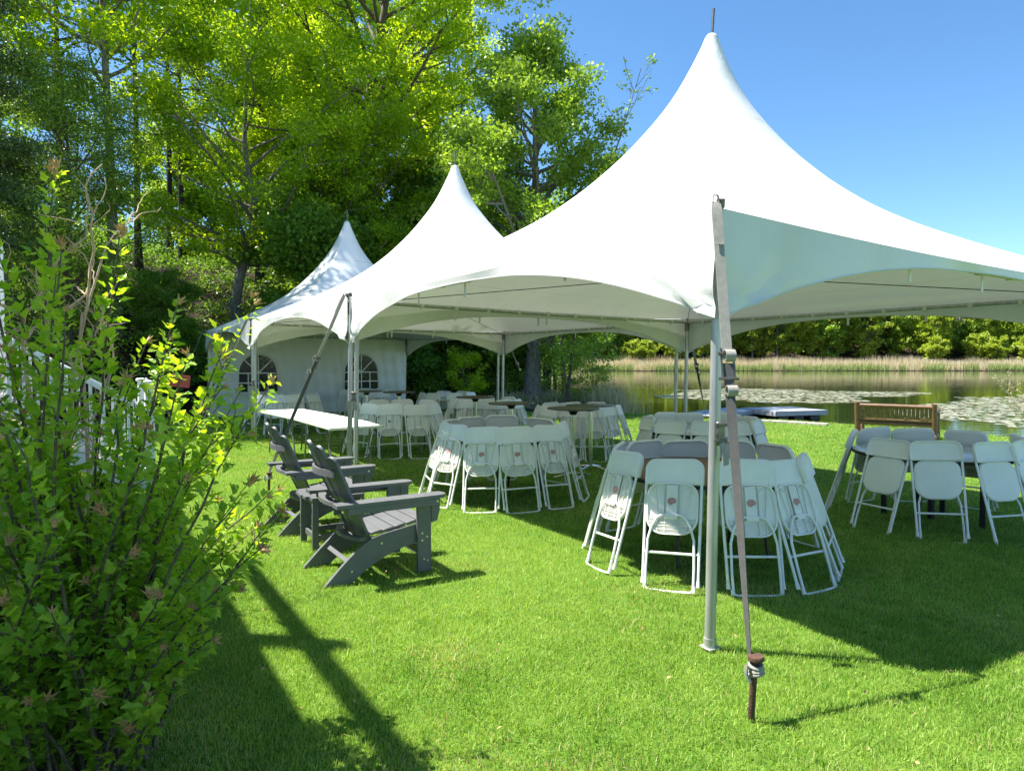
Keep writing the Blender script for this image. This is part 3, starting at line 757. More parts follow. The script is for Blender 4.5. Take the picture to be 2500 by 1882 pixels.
cocktail(.87, 9.85, 'nearer of the two overlapping cocktail tables right of the middle', 0)
cocktail(1.22, 10.65, 'cocktail table behind the nearer one, right of the middle', .5)
cocktail(0.0, 11.15, 'dark cocktail table left of the overlapping pair', .9)
cocktail(-.72, 13.45, 'wood brown cocktail table before the bright sapling', .2)
cocktail(-3.45, 16.25, 'left one of two black cocktail tables below the right window', .7)
cocktail(-2.62, 15.95, 'right one of two black cocktail tables below the right window', .3)

# white rectangular folding tables
def rect_table(o, d, label, sag):
    rz = math.atan2(d.y, d.x)
    t = empty('folding_table', o, rz); tag(t, label, 'table', 'white rectangular folding tables')
    Ln, Wd, h = 1.83, .76, .74
    MB().box((Ln / 2, -Wd / 2, h - .022), (Ln, Wd, .044), None, .012).build('tabletop', M_table_plastic, t)
    for x in (.30, Ln - .30):
        for sy in (-.1, -Wd + .1):
            MB().tube([(x, sy, h - .05), (x + (.05 if x < 1 else -.05), sy, .42), (x, sy * 1.0, .36), (x - (.10 if x < 1 else -.10), sy, .015)], .014, 8).build('leg', M_grey_leg, t)
        MB().tube([(x, -.1, .30), (x, -Wd + .1, .30)], .010, 6).build('leg_brace', M_grey_leg, t)
        MB().tube([(x, -Wd / 2, .30), (Ln / 2, -Wd / 2, h - .05)], .008, 6).build('strut', M_grey_leg, t)
    return t
P1 = Vector((-2.40, 9.02, 0))
rect_table(P1, U_, 'nearer white rectangular folding table at the second tent pole', 0)
rect_table(P1 + U_ * 1.87 + V_ * .0, (U_ * .998 - V_ * .06).normalized(), 'farther white rectangular folding table, left of the nearer one', 0)

# ------------------------------------------------------------------ adirondack chairs and side table
def adirondack(o, rz, label):
    """local x = forward, y = left; rear feet at x=0"""
    t = empty('adirondack_chair', o, rz); tag(t, label, 'adirondack chair', 'dark grey adirondack chairs')
    top = [(0, .0), (.06, .062), (.12, .122), (.18, .178), (.24, .230), (.30, .274), (.36, .306), (.44, .328), (.80, .385)]
    bot = [(.80, .235), (.70, .225), (.61, .207), (.53, .184), (.45, .154), (.38, .120), (.31, .082), (.25, .040), (.205, .0)]
    poly = top + bot
    for sy in (-1, 1):
        M = Matrix(((1, 0, 0, 0), (0, 0, 1, sy * .275), (0, 1, 0, 0), (0, 0, 0, 1)))
        sr = MB().prism(poly, .030, M).build('stringer', M_adk, t, 30)
        bl = MB()
        for (x, z) in ((.20, .085), (.43, .26)): bl.tube([(x, sy * .291, z), (x, sy * .2945, z)], .0085, 8)
        bl.build('bolts', M_bolt, sr)
        # front leg board, corbel
        lg = MB().box((.765, sy * .306, .285), (.115, .030, .57), None, .004).build('front_leg', M_adk, t)
        cb = [(-.02, 0), (.055, 0), (.05, -.10), (.028, -.185), (-.02, -.195)]
        MB().prism([(x, z) for x, z in cb], .03, Matrix(((1, 0, 0, .845), (0, 0, 1, sy * .306), (0, 1, 0, .569), (0, 0, 0, 1)))).build('corbel', M_adk, lg)
        bl = MB()
        for (x, z) in ((.745, .30), (.745, .245), (.785, .27), (.76, .10), (.79, .085)): bl.tube([(x, sy * .321, z), (x, sy * .3245, z)], .0075, 8)
        bl.build('bolts', M_bolt, lg)
        ar = [(.06, -.075), (.10, -.075), (.60, -.078), (.87, -.070), (.915, -.055), (.93, -.02), (.93, .03), (.915, .062), (.87, .072), (.5, .070), (.12, .05), (.06, .03)]
        am = MB().prism([(x, y * -sy) if sy < 0 else (x, y * -1) for x, y in ar], .026, Matrix.Translation((0, sy * .325, .584))).build('arm', M_adk, t, 30)
        MB().box((.50, sy * .385, .545), (.72, .022, .05), None, .003).build('arm_apron', M_adk, am)
        bb = MB()
        for x in (.10, .84): bb.tube([(x, sy * .396, .55), (x, sy * .3995, .55)], .009, 8)
        bb.tube([(.76, sy * .33, .597), (.76, sy * .33, .5995)], .01, 8)
        bb.build('bolts', M_bolt, am)
    # seat slats follow the stringer top
    for k, (x, z) in enumerate([(.40, .342), (.492, .352), (.586, .367), (.680, .382), (.772, .398)]):
        MB().box((x, 0, z), (.088, .535 if k < 4 else .56, .022), Matrix.Rotation(-.155, 3, 'Y'), .005).build('seat_slat', M_adk, t)
    # fanned, curved back of five slats
    bx, bz = .355, .27; lean = R(24); ln = [.72, .80, .835, .80, .72]
    for k in range(5):
        y0 = (k - 2) * .098; sp = (k - 2) * .030; bow = -.045 * (1 - abs(k - 2) / 2.2)
        base = Vector((bx + bow * .4, y0, bz)); tip = Vector((bx - math.sin(lean) * ln[k] + bow, y0 + sp, bz + math.cos(lean) * ln[k]))
        d = (tip - base).normalized(); side = Vector((0, 1, 0)) - d * d.y
        yaw = (k - 2) * -.16; side = (Matrix.Rotation(yaw, 3, d) @ side).normalized(); nn = side.cross(d)
        hw0, hw1 = .043, .055; L_ = (tip - base).length
        pl = [(-hw0, 0), (hw0, 0), (hw1, L_ - .045)] + [(hw1 * math.cos(a), L_ - .045 + .045 * math.sin(a)) for a in np.linspace(.3, math.pi - .3, 7)] + [(-hw1, L_ - .045)]
        M = Matrix(((side.x, d.x, nn.x, base.x), (side.y, d.y, nn.y, base.y), (side.z, d.z, nn.z, base.z), (0, 0, 0, 1)))
        MB().prism(pl, .022, M).build('back_slat', M_adk, t, 25)
    # curved braces behind the back
    def brace(z, w_, h_, depth, wd, name):
        xc = bx - (z - bz) * math.tan(lean) - .025; m = MB(); n = 12; vs = []; fs = []
        for k in range(n + 1):
            s = -1 + 2 * k / n; y = s * w_ / 2; xi = xc - .05 * (1 - s * s); xo = xi - depth * (1 - .35 * s * s)
            for x, zz_ in ((xi, z - h_ / 2), (xo, z - h_ / 2), (xo, z + h_ / 2), (xi, z + h_ / 2)): vs.append((x, y, zz_))
        for k in range(n):
            for q in range(4): fs.append((k * 4 + q, k * 4 + (q + 1) % 4, k * 4 + 4 + (q + 1) % 4, k * 4 + 4 + q))
        fs += [(3, 2, 1, 0), tuple(n * 4 + q for q in range(4))]
        m.add(vs, fs); return m.build(name, M_adk, t, 30)
    brace(.80, .50, .05, .022, 0, 'upper_brace'); brace(.565, .66, .03, .075, 0, 'arm_brace'); brace(.30, .52, .028, .07, 0, 'lower_brace')
    MB().box((.20, 0, .135), (.035, .52, .022), Matrix.Rotation(-.75, 3, 'Y'), .003).build('rear_stretcher', M_adk, t)
    MB().box((.74, 0, .16), (.022, .58, .07), None, .003).build('front_stretcher', M_adk, t)
    return t
adirondack((-1.49, 5.10, 0), VA, 'nearer dark grey adirondack chair facing right on the lawn')
adirondack((-2.31, 6.52, 0), VA, 'farther dark grey adirondack chair behind the small side table')
def side_table(o, rz):
    t = empty('side_table', o, rz); tag(t, 'small dark grey slatted side table between the two adirondack chairs', 'side table')
    for k in range(5):
        y = (k - 2) * .102; hw = math.sqrt(max(.01, .27 ** 2 - (abs(y) * .72) ** 2))
        pl = [(-hw, y - .048), (hw - .012, y - .048), (hw, y - .03), (hw, y + .03), (hw - .012, y + .048), (-hw, y + .048)]
        MB().prism(pl, .024, Matrix.Translation((0, 0, .448))).build('top_slat', M_adk, t, 25)
    for sx in (-1, 1):
        for sy in (-1, 1):
            MB().box((sx * .185, sy * .185, .218), (.055, .026, .436), None, .003).build('leg', M_adk, t)
        MB().box((sx * .17, 0, .40), (.022, .36, .06), None, .003).build('apron', M_adk, t)
    for sy in (-1, 1): MB().box((0, sy * .165, .10), (.36, .022, .05), None, .003).build('stretcher', M_adk, t)
    MB().box((-.17, 0, .10), (.022, .30, .05), None, .003).build('stretcher', M_adk, t)
    MB().box((.17, 0, .10), (.022, .30, .05), None, .003).build('stretcher', M_adk, t)
side_table((-1.62, 6.08, 0), VA)

# ------------------------------------------------------------------ log bench, dock, shore
def log_bench():
    a = Vector((8.36, 16.75, 0)); b = Vector((9.72, 15.68, 0)); d = (b - a).normalized(); rz = math.atan2(d.y, d.x); Ln = (b - a).length
    z0 = gz(9, 16.3)
    t = empty('log_bench', (a.x, a.y, z0), rz); tag(t, 'rustic brown log bench facing the pond', 'bench')   # local x along the back, +y towards the pond
    for x in (0.06, Ln - .06):
        MB().tube([(x, -.22, .05), (x, .30, .07), (x, .62, .06)], [.065, .07, .062], 10).build('foot_log', M_log, t)
        MB().tube([(x, .10, .08), (x, .02, .45), (x, -.06, .83)], [.066, .06, .056], 10).build('back_post', M_log, t)
        MB().tube([(x + .01, .56, .02), (x, .57, .30), (x, .58, .60)], [.055, .05, .05], 10).build('arm_post', M_log, t)
        MB().tube([(x, .0, .60), (x, .30, .63), (x, .68, .66)], .045, 10).build('armrest', M_log, t)
    for z, y, r in ((.75, -.045, .045), (.42, .02, .04)):
        MB().tube([(.06, y, z), (Ln / 2, y, z + .005), (Ln - .06, y, z)], r, 10).build('back_rail', M_log, t)
    n = 18
    for k in range(n):
        x = .13 + (Ln - .26) * k / (n - 1)
        MB().box((x, -.018 + rnd.uniform(-.006, .006), .585), (.075, .028, .30), Matrix.Rotation(.09, 3, 'X'), .008).build('back_board', M_logboard, t)
    for k in range(5):
        MB().box((Ln / 2, .12 + k * .10, .385 + .004 * k), (Ln - .16, .085, .035), None, .008).build('seat_board', M_log, t)
    MB().tube([(.06, .06, .33), (Ln - .06, .06, .33)], .04, 10).build('seat_rail', M_log, t)
    # small white metal stand behind the bench
    s = empty('metal_stand', (9.75, 16.75, gz(9.75, 16.75)), rz); tag(s, 'small white metal stand seen under the log bench', 'stand')
    MB().tube([(-.02, 0, 0), (.05, .02, .30), (.12, 0, 0)], .012, 6).build('frame', M_white_metal, s)
    MB().tube([(0, 0, .05), (.55, .0, .05), (.58, .02, .22)], .010, 6).build('crossbar', M_white_metal, s)
log_bench()
def dock():
    t = empty('floating_dock', (7.95, 23.9, 0), math.atan2(-1.7, .54)); tag(t, 'square grey floating dock platform on black floats', 'dock')
    n = 13; Lx, Ly = 1.85, 2.05       # local x from the back corner to the front, y to the right
    for k in range(n):
        MB().box((Lx * (k + .5) / n, Ly / 2, -.035), (Lx / n - .008, Ly, .03), None, .003).build('deck_board', M_dock, t)
    for x0, y0, sx, sy in ((Lx / 2, -.0, Lx, .04), (Lx / 2, Ly, Lx, .04), (.02, Ly / 2, .04, Ly - .06), (Lx - .02, Ly / 2, .04, Ly - .06)):
        MB().box((x0, y0, -.115), (sx, sy, .13), None, .003).build('fascia', M_dock, t)
    for x0 in (.35, 1.5):
        for y0 in (.4, 1.0, 1.65): MB().box((x0, y0, -.28), (.5, .42, .19), None, .03).build('float', M_float, t)
    g2 = empty('dock_ramp', (5.85, 22.05, 0), math.atan2(2.1, 2.45)); tag(g2, 'bluish grey ramp sloping from the lawn to the floating dock', 'dock ramp')
    n = 15; Lr = 2.75; tilt = Matrix.Rotation(-.02, 3, 'Y')
    for k in range(n):
        x = Lr * (k + .5) / n; MB().box((x, .0, -.13 + .025 * x), (Lr / n - .008, 1.25, .03), tilt, .003).build('deck_board', M_dock, g2)
    for sy in (-1, 1): MB().box((Lr / 2, sy * .63, -.16), (Lr, .04, .12), tilt, .003).build('fascia', M_dock, g2)
    e = MB()
    pts = [Vector((6.6, 21.0, 0)), Vector((7.3, 20.6, 0)), Vector((8.1, 20.1, 0)), Vector((8.9, 19.3, 0))]
    t = empty('shore_edging', pts[0]); tag(t, 'low pale stone strip along the lawn edge by the dock', 'edging')
    for a, b in zip(pts, pts[1:]):
        for k in range(2):
            p = a + (b - a) * (k + .5) / 2; q = (b - a)
            MB().box(p - pts[0] + Vector((0, 0, gz(p.x, p.y) + .02)), (q.length / 2 - .02, .20, .10), Matrix.Rotation(math.atan2(q.y, q.x), 3, 'Z'), .015).build('stone', M_stone, t)
dock()

# ------------------------------------------------------------------ house porch with stairs (mostly left of the frame)
def porch():
    o = Vector((-4.20, 4.96, 0))
    t = empty('house_porch', o, VA); tag(t, 'white house porch with stairs and railings behind the leafy shrub', 'porch')   # local x towards the lawn, y along the row
    Hr = 4.50; y0, y1 = -9.0, 6.6; yr = 4.6
    fz = 1.05
    MB().box((-1.6, (y0 + y1) / 2, fz - .02), (3.2, y1 - y0, .05), None, .004).build('deck', M_tread, t)
    MB().box((-.03, (y0 + y1) / 2, fz - .17), (.04, y1 - y0, .24), None, .004).build('deck_fascia', M_paint, t)
    n = 44
    for k in range(n):
        y = y0 + (y1 - y0) * (k + .5) / n
        MB().box((-.06, y, (fz - .30) / 2), ((.02), (y1 - y0) / n - .05, fz - .30)).build('skirt_board', M_paint, t)
    MB().box((-1.75, (y0 + yr) / 2, Hr - .12), (3.5, yr - y0, .24), None, .01).build('porch_roof', M_paint, t)
    for y in (y0 + .3, y0 + 4, -1.2, yr - .25):
        MB().box((-.16, y, (Hr - .24 + fz) / 2), (.14, .14, Hr - .24 - fz), None, .01).build('column', M_paint, t)
    # railing on the deck, stairs gap at y 3.05..4.35
    def rail(ya, yb):
        MB().box((-.12, (ya + yb) / 2, fz + .92), (.09, yb - ya, .06), None, .01).build('handrail', M_paint, t)
        MB().box((-.12, (ya + yb) / 2, fz + .12), (.05, yb - ya, .05), None, .005).build('bottom_rail', M_paint, t)
        m = int((yb - ya) / .125)
        for k in range(m):
            MB().box((-.12, ya + (yb - ya) * (k + .5) / m, fz + .52), (.032, .032, .76)).build('baluster', M_paint, t)
    rail(-1.1, 3.15); rail(4.85, y1 - .1)
    # white slatted screen at the end of the porch
    for z_ in (fz + 1.15, 3.25): MB().box((-.12, 5.75, z_), (.07, 1.5, .09), None, .008).build('screen_rail', M_paint, t)
    for k in range(11): MB().box((-.12, 5.05 + k * .14, (fz + 3.25) / 2 + .55), (.03, .075, 1.1)).build('screen_slat', M_paint, t)
    for y in (4.95, 6.5): MB().box((-.12, y, (fz + 3.35) / 2), (.12, .12, 3.35 - fz), None, .01).build('screen_post', M_paint, t)
    # roof deck rail above (casts the long bar shadow)
    MB().box((-.05, -3.15, Hr + .74), (.10, 8.6, .12), None, .01).build('roof_rail', M_paint, t)
    for y in (-7.4, -4.0, -.66):
        MB().box((-.05, y, Hr + .53), (.15, .15, 1.06), None, .01).build('roof_post', M_paint, t)
    # stairs
    ns = 6
    for k in range(ns):
        x = .02 + .27 * k + .135; z = fz - (k + 1) * fz / (ns + .0) + 0.0
        if z < .02: z = .03
        MB().box((x, 4.0, z - .02), (.29, 1.22, .035), None, .005).build('tread', M_tread, t)
        MB().box((x - .125, 4.0, z + .07), (.02, 1.18, .14)).build('riser', M_paint, t)
    for y in (3.38, 4.62):
        L_ = 1.62; ang = math.atan2(fz - .05, L_)
        MB().prism([(0, fz - .05), (0, fz - .32), (L_ - .1, -.02), (L_ + .05, .0), (L_ + .05, .12)], .04, Matrix(((1, 0, 0, 0), (0, 0, 1, y), (0, 1, 0, 0), (0, 0, 0, 1)))).build('stringer', M_paint, t)
        nw = MB().box((L_ + .02, y, .66), (.11, .11, 1.32), None, .008).build('newel_post', M_paint, t)
        MB().box((L_ + .02, y, 1.345), (.15, .15, .05), None, .015).build('post_cap', M_paint, nw)
        MB().box((-.10, y, fz + .52), (.11, .11, 1.04), None, .008).build('newel_post', M_paint, t)
        q = Matrix.Rotation(ang, 3, 'Y')
        MB().box((L_ / 2, y, (fz + .92 + 1.02) / 2 - .02), (math.hypot(L_, fz) - .1, .08, .06), q, .01).build('handrail', M_paint, t)
        MB().box((L_ / 2, y, (fz + .2) / 2 + .08), (math.hypot(L_, fz) - .1, .05, .05), q, .006).build('bottom_rail', M_paint, t)
        for k in range(12):
            s = (k + .6) / 12.2; x = L_ * s; zb = fz + .10 - (fz - .02) * s; zt = fz + .90 - (fz - .14) * s
            MB().box((x, y, (zb + zt) / 2), (.032, .032, zt - zb)).build('baluster', M_paint, t)
porch()
def red_board():
    t = empty('red_board', (-6.55, 13.5, 0), .3); tag(t, 'small red board behind the shrub, left of farthest tent', 'board')
    MB().box((0, 0, 1.22), (.42, .03, .24), Matrix.Rotation(.12, 3, 'Y'), .005).build('panel', M_red, t)
    MB().tube([(0, .03, 0), (0, .03, 1.15)], .02, 8).build('post', M_black, t)
red_board()

# ------------------------------------------------------------------ foliage tools
def rand_dirs(n, up=0.0, rng=NP):
    d = rng.normal(size=(n, 3)); d[:, 2] += up; return d / np.linalg.norm(d, axis=1, keepdims=True)
def leaves(name, pos, size, mat_, tint, aspect=.62, up=.7, droop=0.0, fold=.18, rng=NP):
    """one folded four-cornered blade per leaf"""
    n = len(pos); nr = rand_dirs(n, up, rng); d = rng.normal(size=(n, 3)); d[:, 2] -= droop
    d -= nr * (d * nr).sum(1, keepdims=True); d /= np.linalg.norm(d, axis=1, keepdims=True) + 1e-9
    s = np.cross(d, nr); L_ = size[:, None]; W_ = L_ * aspect / 2
    b = pos - d * L_ * .5
    m = b + d * L_ * .45 - nr * L_ * fold * .0
    V = np.stack([b, m + s * W_ + nr * W_ * fold * 2, b + d * L_, m - s * W_ + nr * W_ * fold * 2], 1).reshape(-1, 3)
    F = np.arange(4 * n).reshape(n, 4)
    return np_mesh(name, V, F, mat_, {'tint': np.repeat(np.clip(tint, 0, 1), 4)})
def clump_points(cl, sig, per, rng, flat=.65):
    n = len(cl); k = (per * sig / sig.mean()).astype(int).clip(3); idx = np.repeat(np.arange(n), k)
    g = rng.normal(size=(len(idx), 3)) * .62; r = np.linalg.norm(g, axis=1, keepdims=True); g = g / (1 + .35 * r)
    g[:, 2] *= flat
    return cl[idx] + g * sig[idx][:, None], idx
def branchy(rng, H, r0, base, prof, nl, el=(15, 55), bend=.25, sub=6, trunk_pts=None, lean=(0, 0), wob=.25, fork=None, top=.97, subl=.38, minr=.012):
    """trunk and limbs as one mesh, plus the clump centres at the branch ends"""
    mb = MB(); cl = []; sg = []
    n = 14; tp = []
    for k in range(n + 1):
        t = k / n; tp.append(Vector((lean[0] * t ** 1.3 + wob * math.sin(t * 5 + r0 * 40) * t, lean[1] * t ** 1.3 + wob * math.cos(t * 4.3 + H) * t, H * t)))
    if trunk_pts: tp = [Vector(p) for p in trunk_pts]
    tr = [max(minr, r0 * (1 - .92 * (k / (len(tp) - 1)) ** .8) * (1 + .5 * math.exp(-k * 1.6))) for k in range(len(tp))]
    mb.tube(tp, tr, 9)
    def tpoint(t):
        q = t * (len(tp) - 1); i = min(int(q), len(tp) - 2); return tp[i].lerp(tp[i + 1], q - i), tr[i] + (tr[i + 1] - tr[i]) * (q - i)
    az = rng.uniform(0, 6.28)
    for k in range(nl):
        t = base + (top - base) * ((k + rng.uniform(.1, .9)) / nl)
        p, r = tpoint(t); az += 2.4 + rng.uniform(-.5, .5)
        Lm = prof((t - base) / (1 - base)) * rng.uniform(.78, 1.15)
        if Lm < .15: continue
        e = R(rng.uniform(*el)); e = e + (R(70) - e) * max(0, (t - .75) * 1.6)
        path = []; m = 7; wv = rng.uniform(-1, 1, 3)
        for j in range(m + 1):
            s = j / m
            a2 = az + wv[0] * .35 * s; rr = Lm * math.cos(e) * s; z = Lm * (math.sin(e) * s + bend * s * s * .6) + wv[1] * .10 * Lm * math.sin(s * 4)
            path.append(p + Vector((math.cos(a2) * rr, math.sin(a2) * rr, z)))
        rl = max(minr, min(r * .62, .035 * Lm ** .9 + .008))
        mb.tube(path, [max(minr * .6, rl * (1 - .85 * j / m)) for j in range(m + 1)], 6)
        ns = max(2, int(sub * Lm / (prof(.4) + 1e-6) + .5))
        for q in range(ns + 1):
            s = .28 + .72 * (q + rng.uniform(.1, .8)) / (ns + .6) if q < ns else 1.0
            s = min(1, s); i = min(int(s * m), m - 1); b = path[i].lerp(path[i + 1], s * m - i)
            if q < ns:
                sl_ = subl * Lm * (1.15 - .65 * s) * rng.uniform(.6, 1.25)
                a3 = az + rng.choice([-1, 1]) * rng.uniform(.5, 1.3); e3 = rng.uniform(-.15, .75)
                dv = Vector((math.cos(a3) * math.cos(e3), math.sin(a3) * math.cos(e3), math.sin(e3)))
                pts = [b + dv * sl_ * u + Vector((0, 0, .10 * sl_ * u * u)) for u in (0, .35, .7, 1)]
                mb.tube(pts, [max(minr * .5, rl * .38 * (1 - .8 * u)) for u in (0, .35, .7, 1)], 4, cap=False)
                cl += [pts[-1], pts[2]]; sg += [rng.uniform(.75, 1.25), rng.uniform(.55, .95)]
                if rng.random() < .5: cl.append(pts[1]); sg.append(.6)
            else:
                cl.append(b); sg.append(rng.uniform(.8, 1.2))
    return mb, np.array([tuple(c) for c in cl]), np.array(sg)
def tree_meshes(seed, bark, leafm, H, r0, base, prof, nl, per, sig, lsize, tint=(0.1, .9), aspect=.62, up=1.2, droop=0, flat=.65, thin=0.0, **kw):
    rng = np.random.default_rng(seed)
    mb, cl, sg = branchy(rng, H, r0, base, prof, nl, **kw)
    tm = mb.mesh('trunk', bark, 60)
    if thin: keep = rng.random(len(cl)) > thin; cl = cl[keep]; sg = sg[keep]
    pos, idx = clump_points(cl, sg * sig, per, rng, flat)
    ct = rng.uniform(0, 1, len(cl)); ti = tint[0] + (tint[1] - tint[0]) * (.55 * ct[idx] + .45 * rng.random(len(pos)))
    cm = leaves('crown', pos, rng.uniform(.7, 1.3, len(pos)) * lsize, leafm, ti, aspect, up, droop, rng=rng)
    return tm, cm
def tree(name, meshes, loc, label, rz=0.0, s=1.0, group=None, sz=None, cat='tree'):
    x, y = loc[0], loc[1]; z = loc[2] if len(loc) > 2 else gz(x, y) - .05
    t = empty(name, (x, y, z), rz); t.scale = (s, s, sz or s); tag(t, label, cat, group)
    link('trunk', meshes[0], t)
    if meshes[1]: link('crown', meshes[1], t)
    return t
dome = lambda R_, p=.35: (lambda t: R_ * (max(0, math.sin(math.pi * min(1, (t * .86 + .10)))) ** .6))
cone = lambda R_: (lambda t: R_ * (1 - t) ** .75 * (.65 + .35 * min(1, t * 6)) + .12 * R_)

# --- the trees one can tell apart
maple = tree_meshes(21, M_bark_grey, L_maple, 14.0, .34, .13, lambda t: 5.0 * (1 - t) ** .8 * (.6 + .4 * min(1, t * 5)) + .55, 58, 88, .66, .145, up=.5, el=(12, 48), bend=.42, sub=6, lean=(.5, .2), wob=.2, thin=.05)
tree('maple_tree', maple, (.75, 26.2), 'tall green maple behind the big tent with thick trunk by the water', .4)
oakA = tree_meshes(5, M_bark, L_oak, 20.5, .42, .22, dome(6.6), 52, 105, .78, .165, tint=(.1, 1.0), el=(8, 50), bend=.25, sub=6, lean=(2.4, -1.0), wob=.5, thin=.06)
tree('oak_tree', oakA, (-7.2, 30.5), 'large yellow green oak rising above the middle tent peak', 0)
oakB = tree_meshes(9, M_bark_grey, L_oak, 15.5, .24, .22, dome(5.2), 42, 92, .76, .14, tint=(0, .75), el=(5, 45), bend=.2, sub=6, wob=.5, thin=.05,
                   trunk_pts=[(0, 0, 0), (-.25, 0, 1.2), (.05, 0, 2.6), (.45, .1, 3.8), (.5, .1, 5.2), (.2, 0, 7), (.3, 0, 9), (.5, 0, 11.5), (.5, .2, 15)])
tree('oak_tree', oakB, (-10.2, 26.0), 'yellow green oak with crooked pale trunk left of the farthest tent', 0)
bmap = tree_meshes(13, M_bark_grey, L_bright, 18.5, .20, .40, dome(5.2), 40, 76, .72, .165, tint=(0, .95), el=(5, 50), bend=.2, sub=6, wob=.25, thin=.12)
tree('maple_tree', bmap, (-12.7, 22.0), 'slim maple with backlit bright leaves at upper left', .6)
holly = tree_meshes(17, M_bark, L_holly, 8.6, .14, .05, dome(2.5), 40, 95, .55, .085, tint=(0, 1), el=(5, 50), bend=.2, sub=6, wob=.2, aspect=.55, thin=.05)
tree('holly_tree', holly, (-12.6, 19.6), 'dark glossy leaved small tree behind the bare brown twigs', 0)
hem = tree_meshes(19, M_bark_dark, L_hem, 20, .40, .08, cone(2.7), 60, 85, .62, .12, tint=(0, 1), el=(-18, 8), bend=-.25, sub=6, wob=.12, aspect=.30, up=.2, droop=1.2, flat=.45)
tree('hemlock_tree', hem, (-14.2, 17.0), 'dark hemlock with heavy trunk at left edge', 0)
pine = tree_meshes(23, M_bark_dark, L_hem, 21, .17, .30, lambda t: 2.4 * (1 - .5 * t), 46, 20, .50, .14, tint=(0, .9), el=(-14, 14), bend=.1, sub=4, wob=.12, aspect=.2, up=.3, thin=.25, flat=.4)
tree('pine_tree', pine, (-15.4, 28.5), 'thick dark pine trunk left of the two thin pines', .2, .9)
tree('pine_tree', pine, (-16.9, 34.2), 'left one of two thin dark pine trunks against sky gap', 1.4, .95)
tree('pine_tree', pine, (-16.2, 34.0), 'right one of two thin dark pine trunks against sky gap', 3.0, 1.0)
tree('hemlock_tree', hem, (-18.5, 24.5), 'dark conifer behind the bright maple at the upper left corner', 1.1, 1.15)
tree('pine_tree', pine, (-12.2, 33.5), 'dark pine between the thin pines and the crooked oak', 2.1, 1.05)
tree('pine_tree', pine, (-19.8, 30.5), 'dark pine left of the thick pine trunk', 5.1, 1.1)
tree('oak_tree', oakA, (-13.6, 37.5), 'yellow green oak behind the two thin pines, its top above frame', 2.2, 1.05)
tree('oak_tree', oakA, (-3.4, 41), 'rear oak filling the gap between large oak and maple', 3.9, .82)
tree('oak_tree', oakB, (-6.6, 28.0, 2.2), 'lower yellow green oak directly behind the farthest tent peak', 2.0, .80)
tree('maple_tree', maple, (-2.4, 30.5), 'green maple half hidden left of the tall maple', 2.4, .80)
shrubA = tree_meshes(31, M_bark, L_dark, 4.6, .07, .04, dome(2.3), 26, 90, .50, .13, tint=(0, 1), el=(10, 70), bend=.2, sub=5, wob=.2)
shrubB = tree_meshes(33, M_bark, L_maple, 5.2, .07, .06, dome(2.2), 24, 80, .50, .14, tint=(0, .8), el=(10, 65), bend=.2, sub=5, wob=.2, thin=.1)
for m_, x, y, s, rz, lb in [
    (shrubA, -3.2, 26.2, .85, 0, 'dark shrub behind the chairs left of the bright sapling'),
    (shrubA, -.4, 27.4, 1.0, 1.2, 'dark shrub left of the maple trunk'),
    (shrubA, -2.0, 28.6, 1.25, 2.4, 'tall dark shrub seen through the middle tent arch'),
    (shrubB, -4.9, 27.6, 1.25, .5, 'green shrub above the right side of farthest tent roof'),
    (shrubA, -7.4, 26.0, 1.3, 3.1, 'dark shrub right behind the farthest tent peak'),
    (shrubA, -11.4, 22.4, .5, 5.0, 'dark low shrub on the slope left of farthest tent'),
    (shrubB, -8.2, 29.0, 1.35, 1.9, 'green undergrowth behind the crooked oak trunk'),
    (shrubA, -4.2, 31.5, 1.6, .8, 'tall dark undergrowth between large oak and maple'),
    (shrubB, -1.0, 33.0, 1.5, 2.9, 'tall green undergrowth behind the maple trunk'),
    (shrubA, -10.4, 21.6, .42, 2.0, 'small dark bush left of the farthest tent corner')]:
    tree('shrub', m_, (x, y), lb, rz, s, 'shrubs along the wood edge', cat='shrub')
air = tree_meshes(37, M_bark_grey, L_maple, 3.5, .035, .10, dome(1.8), 20, 24, .40, .10, tint=(.3, 1), el=(5, 60), bend=.1, sub=5, thin=.3)
tree('sapling', air, (2.0, 25.6), 'airy young tree with light leaves right of the maple trunk', 0, 1.0)
tree('sapling', air, (3.1, 26.2, -.4), 'low airy bush at water edge beside the grey reeds', 2, .72)
brs = tree_meshes(41, M_bark_grey, L_bright, 1.9, .02, .15, dome(.75), 14, 24, .26, .09, tint=(.5, 1), el=(20, 70), sub=4, thin=.1)
tree('sapling', brs, (-1.55, 24.2), 'bright green sapling in front of the dark shrubs', 0, 1.0)
bare = tree_meshes(43, M_bark, L_maple, 12.4, .07, .25, lambda t: 2.2 * (1 - .55 * t), 22, 9, .22, .11, tint=(.1, .8), el=(35, 65), bend=.3, sub=4, lean=(2.4, 0), thin=.45, subl=.45, minr=.012)
tree('sapling', bare, (2.0, 25.3), 'tall nearly bare sapling right of the big maple', 0, 1.0)
deadtop = tree_meshes(44, M_bark, None or L_maple, 15.3, .10, .80, lambda t: 1.0 * (1 - .3 * t), 9, 3, .1, .08, el=(50, 75), bend=.3, sub=2, thin=.96, minr=.012)
tree('dead_tree', deadtop, (.2, 27.4, -.2), 'bare dead top poking above the tall maple', 0, 1.0)

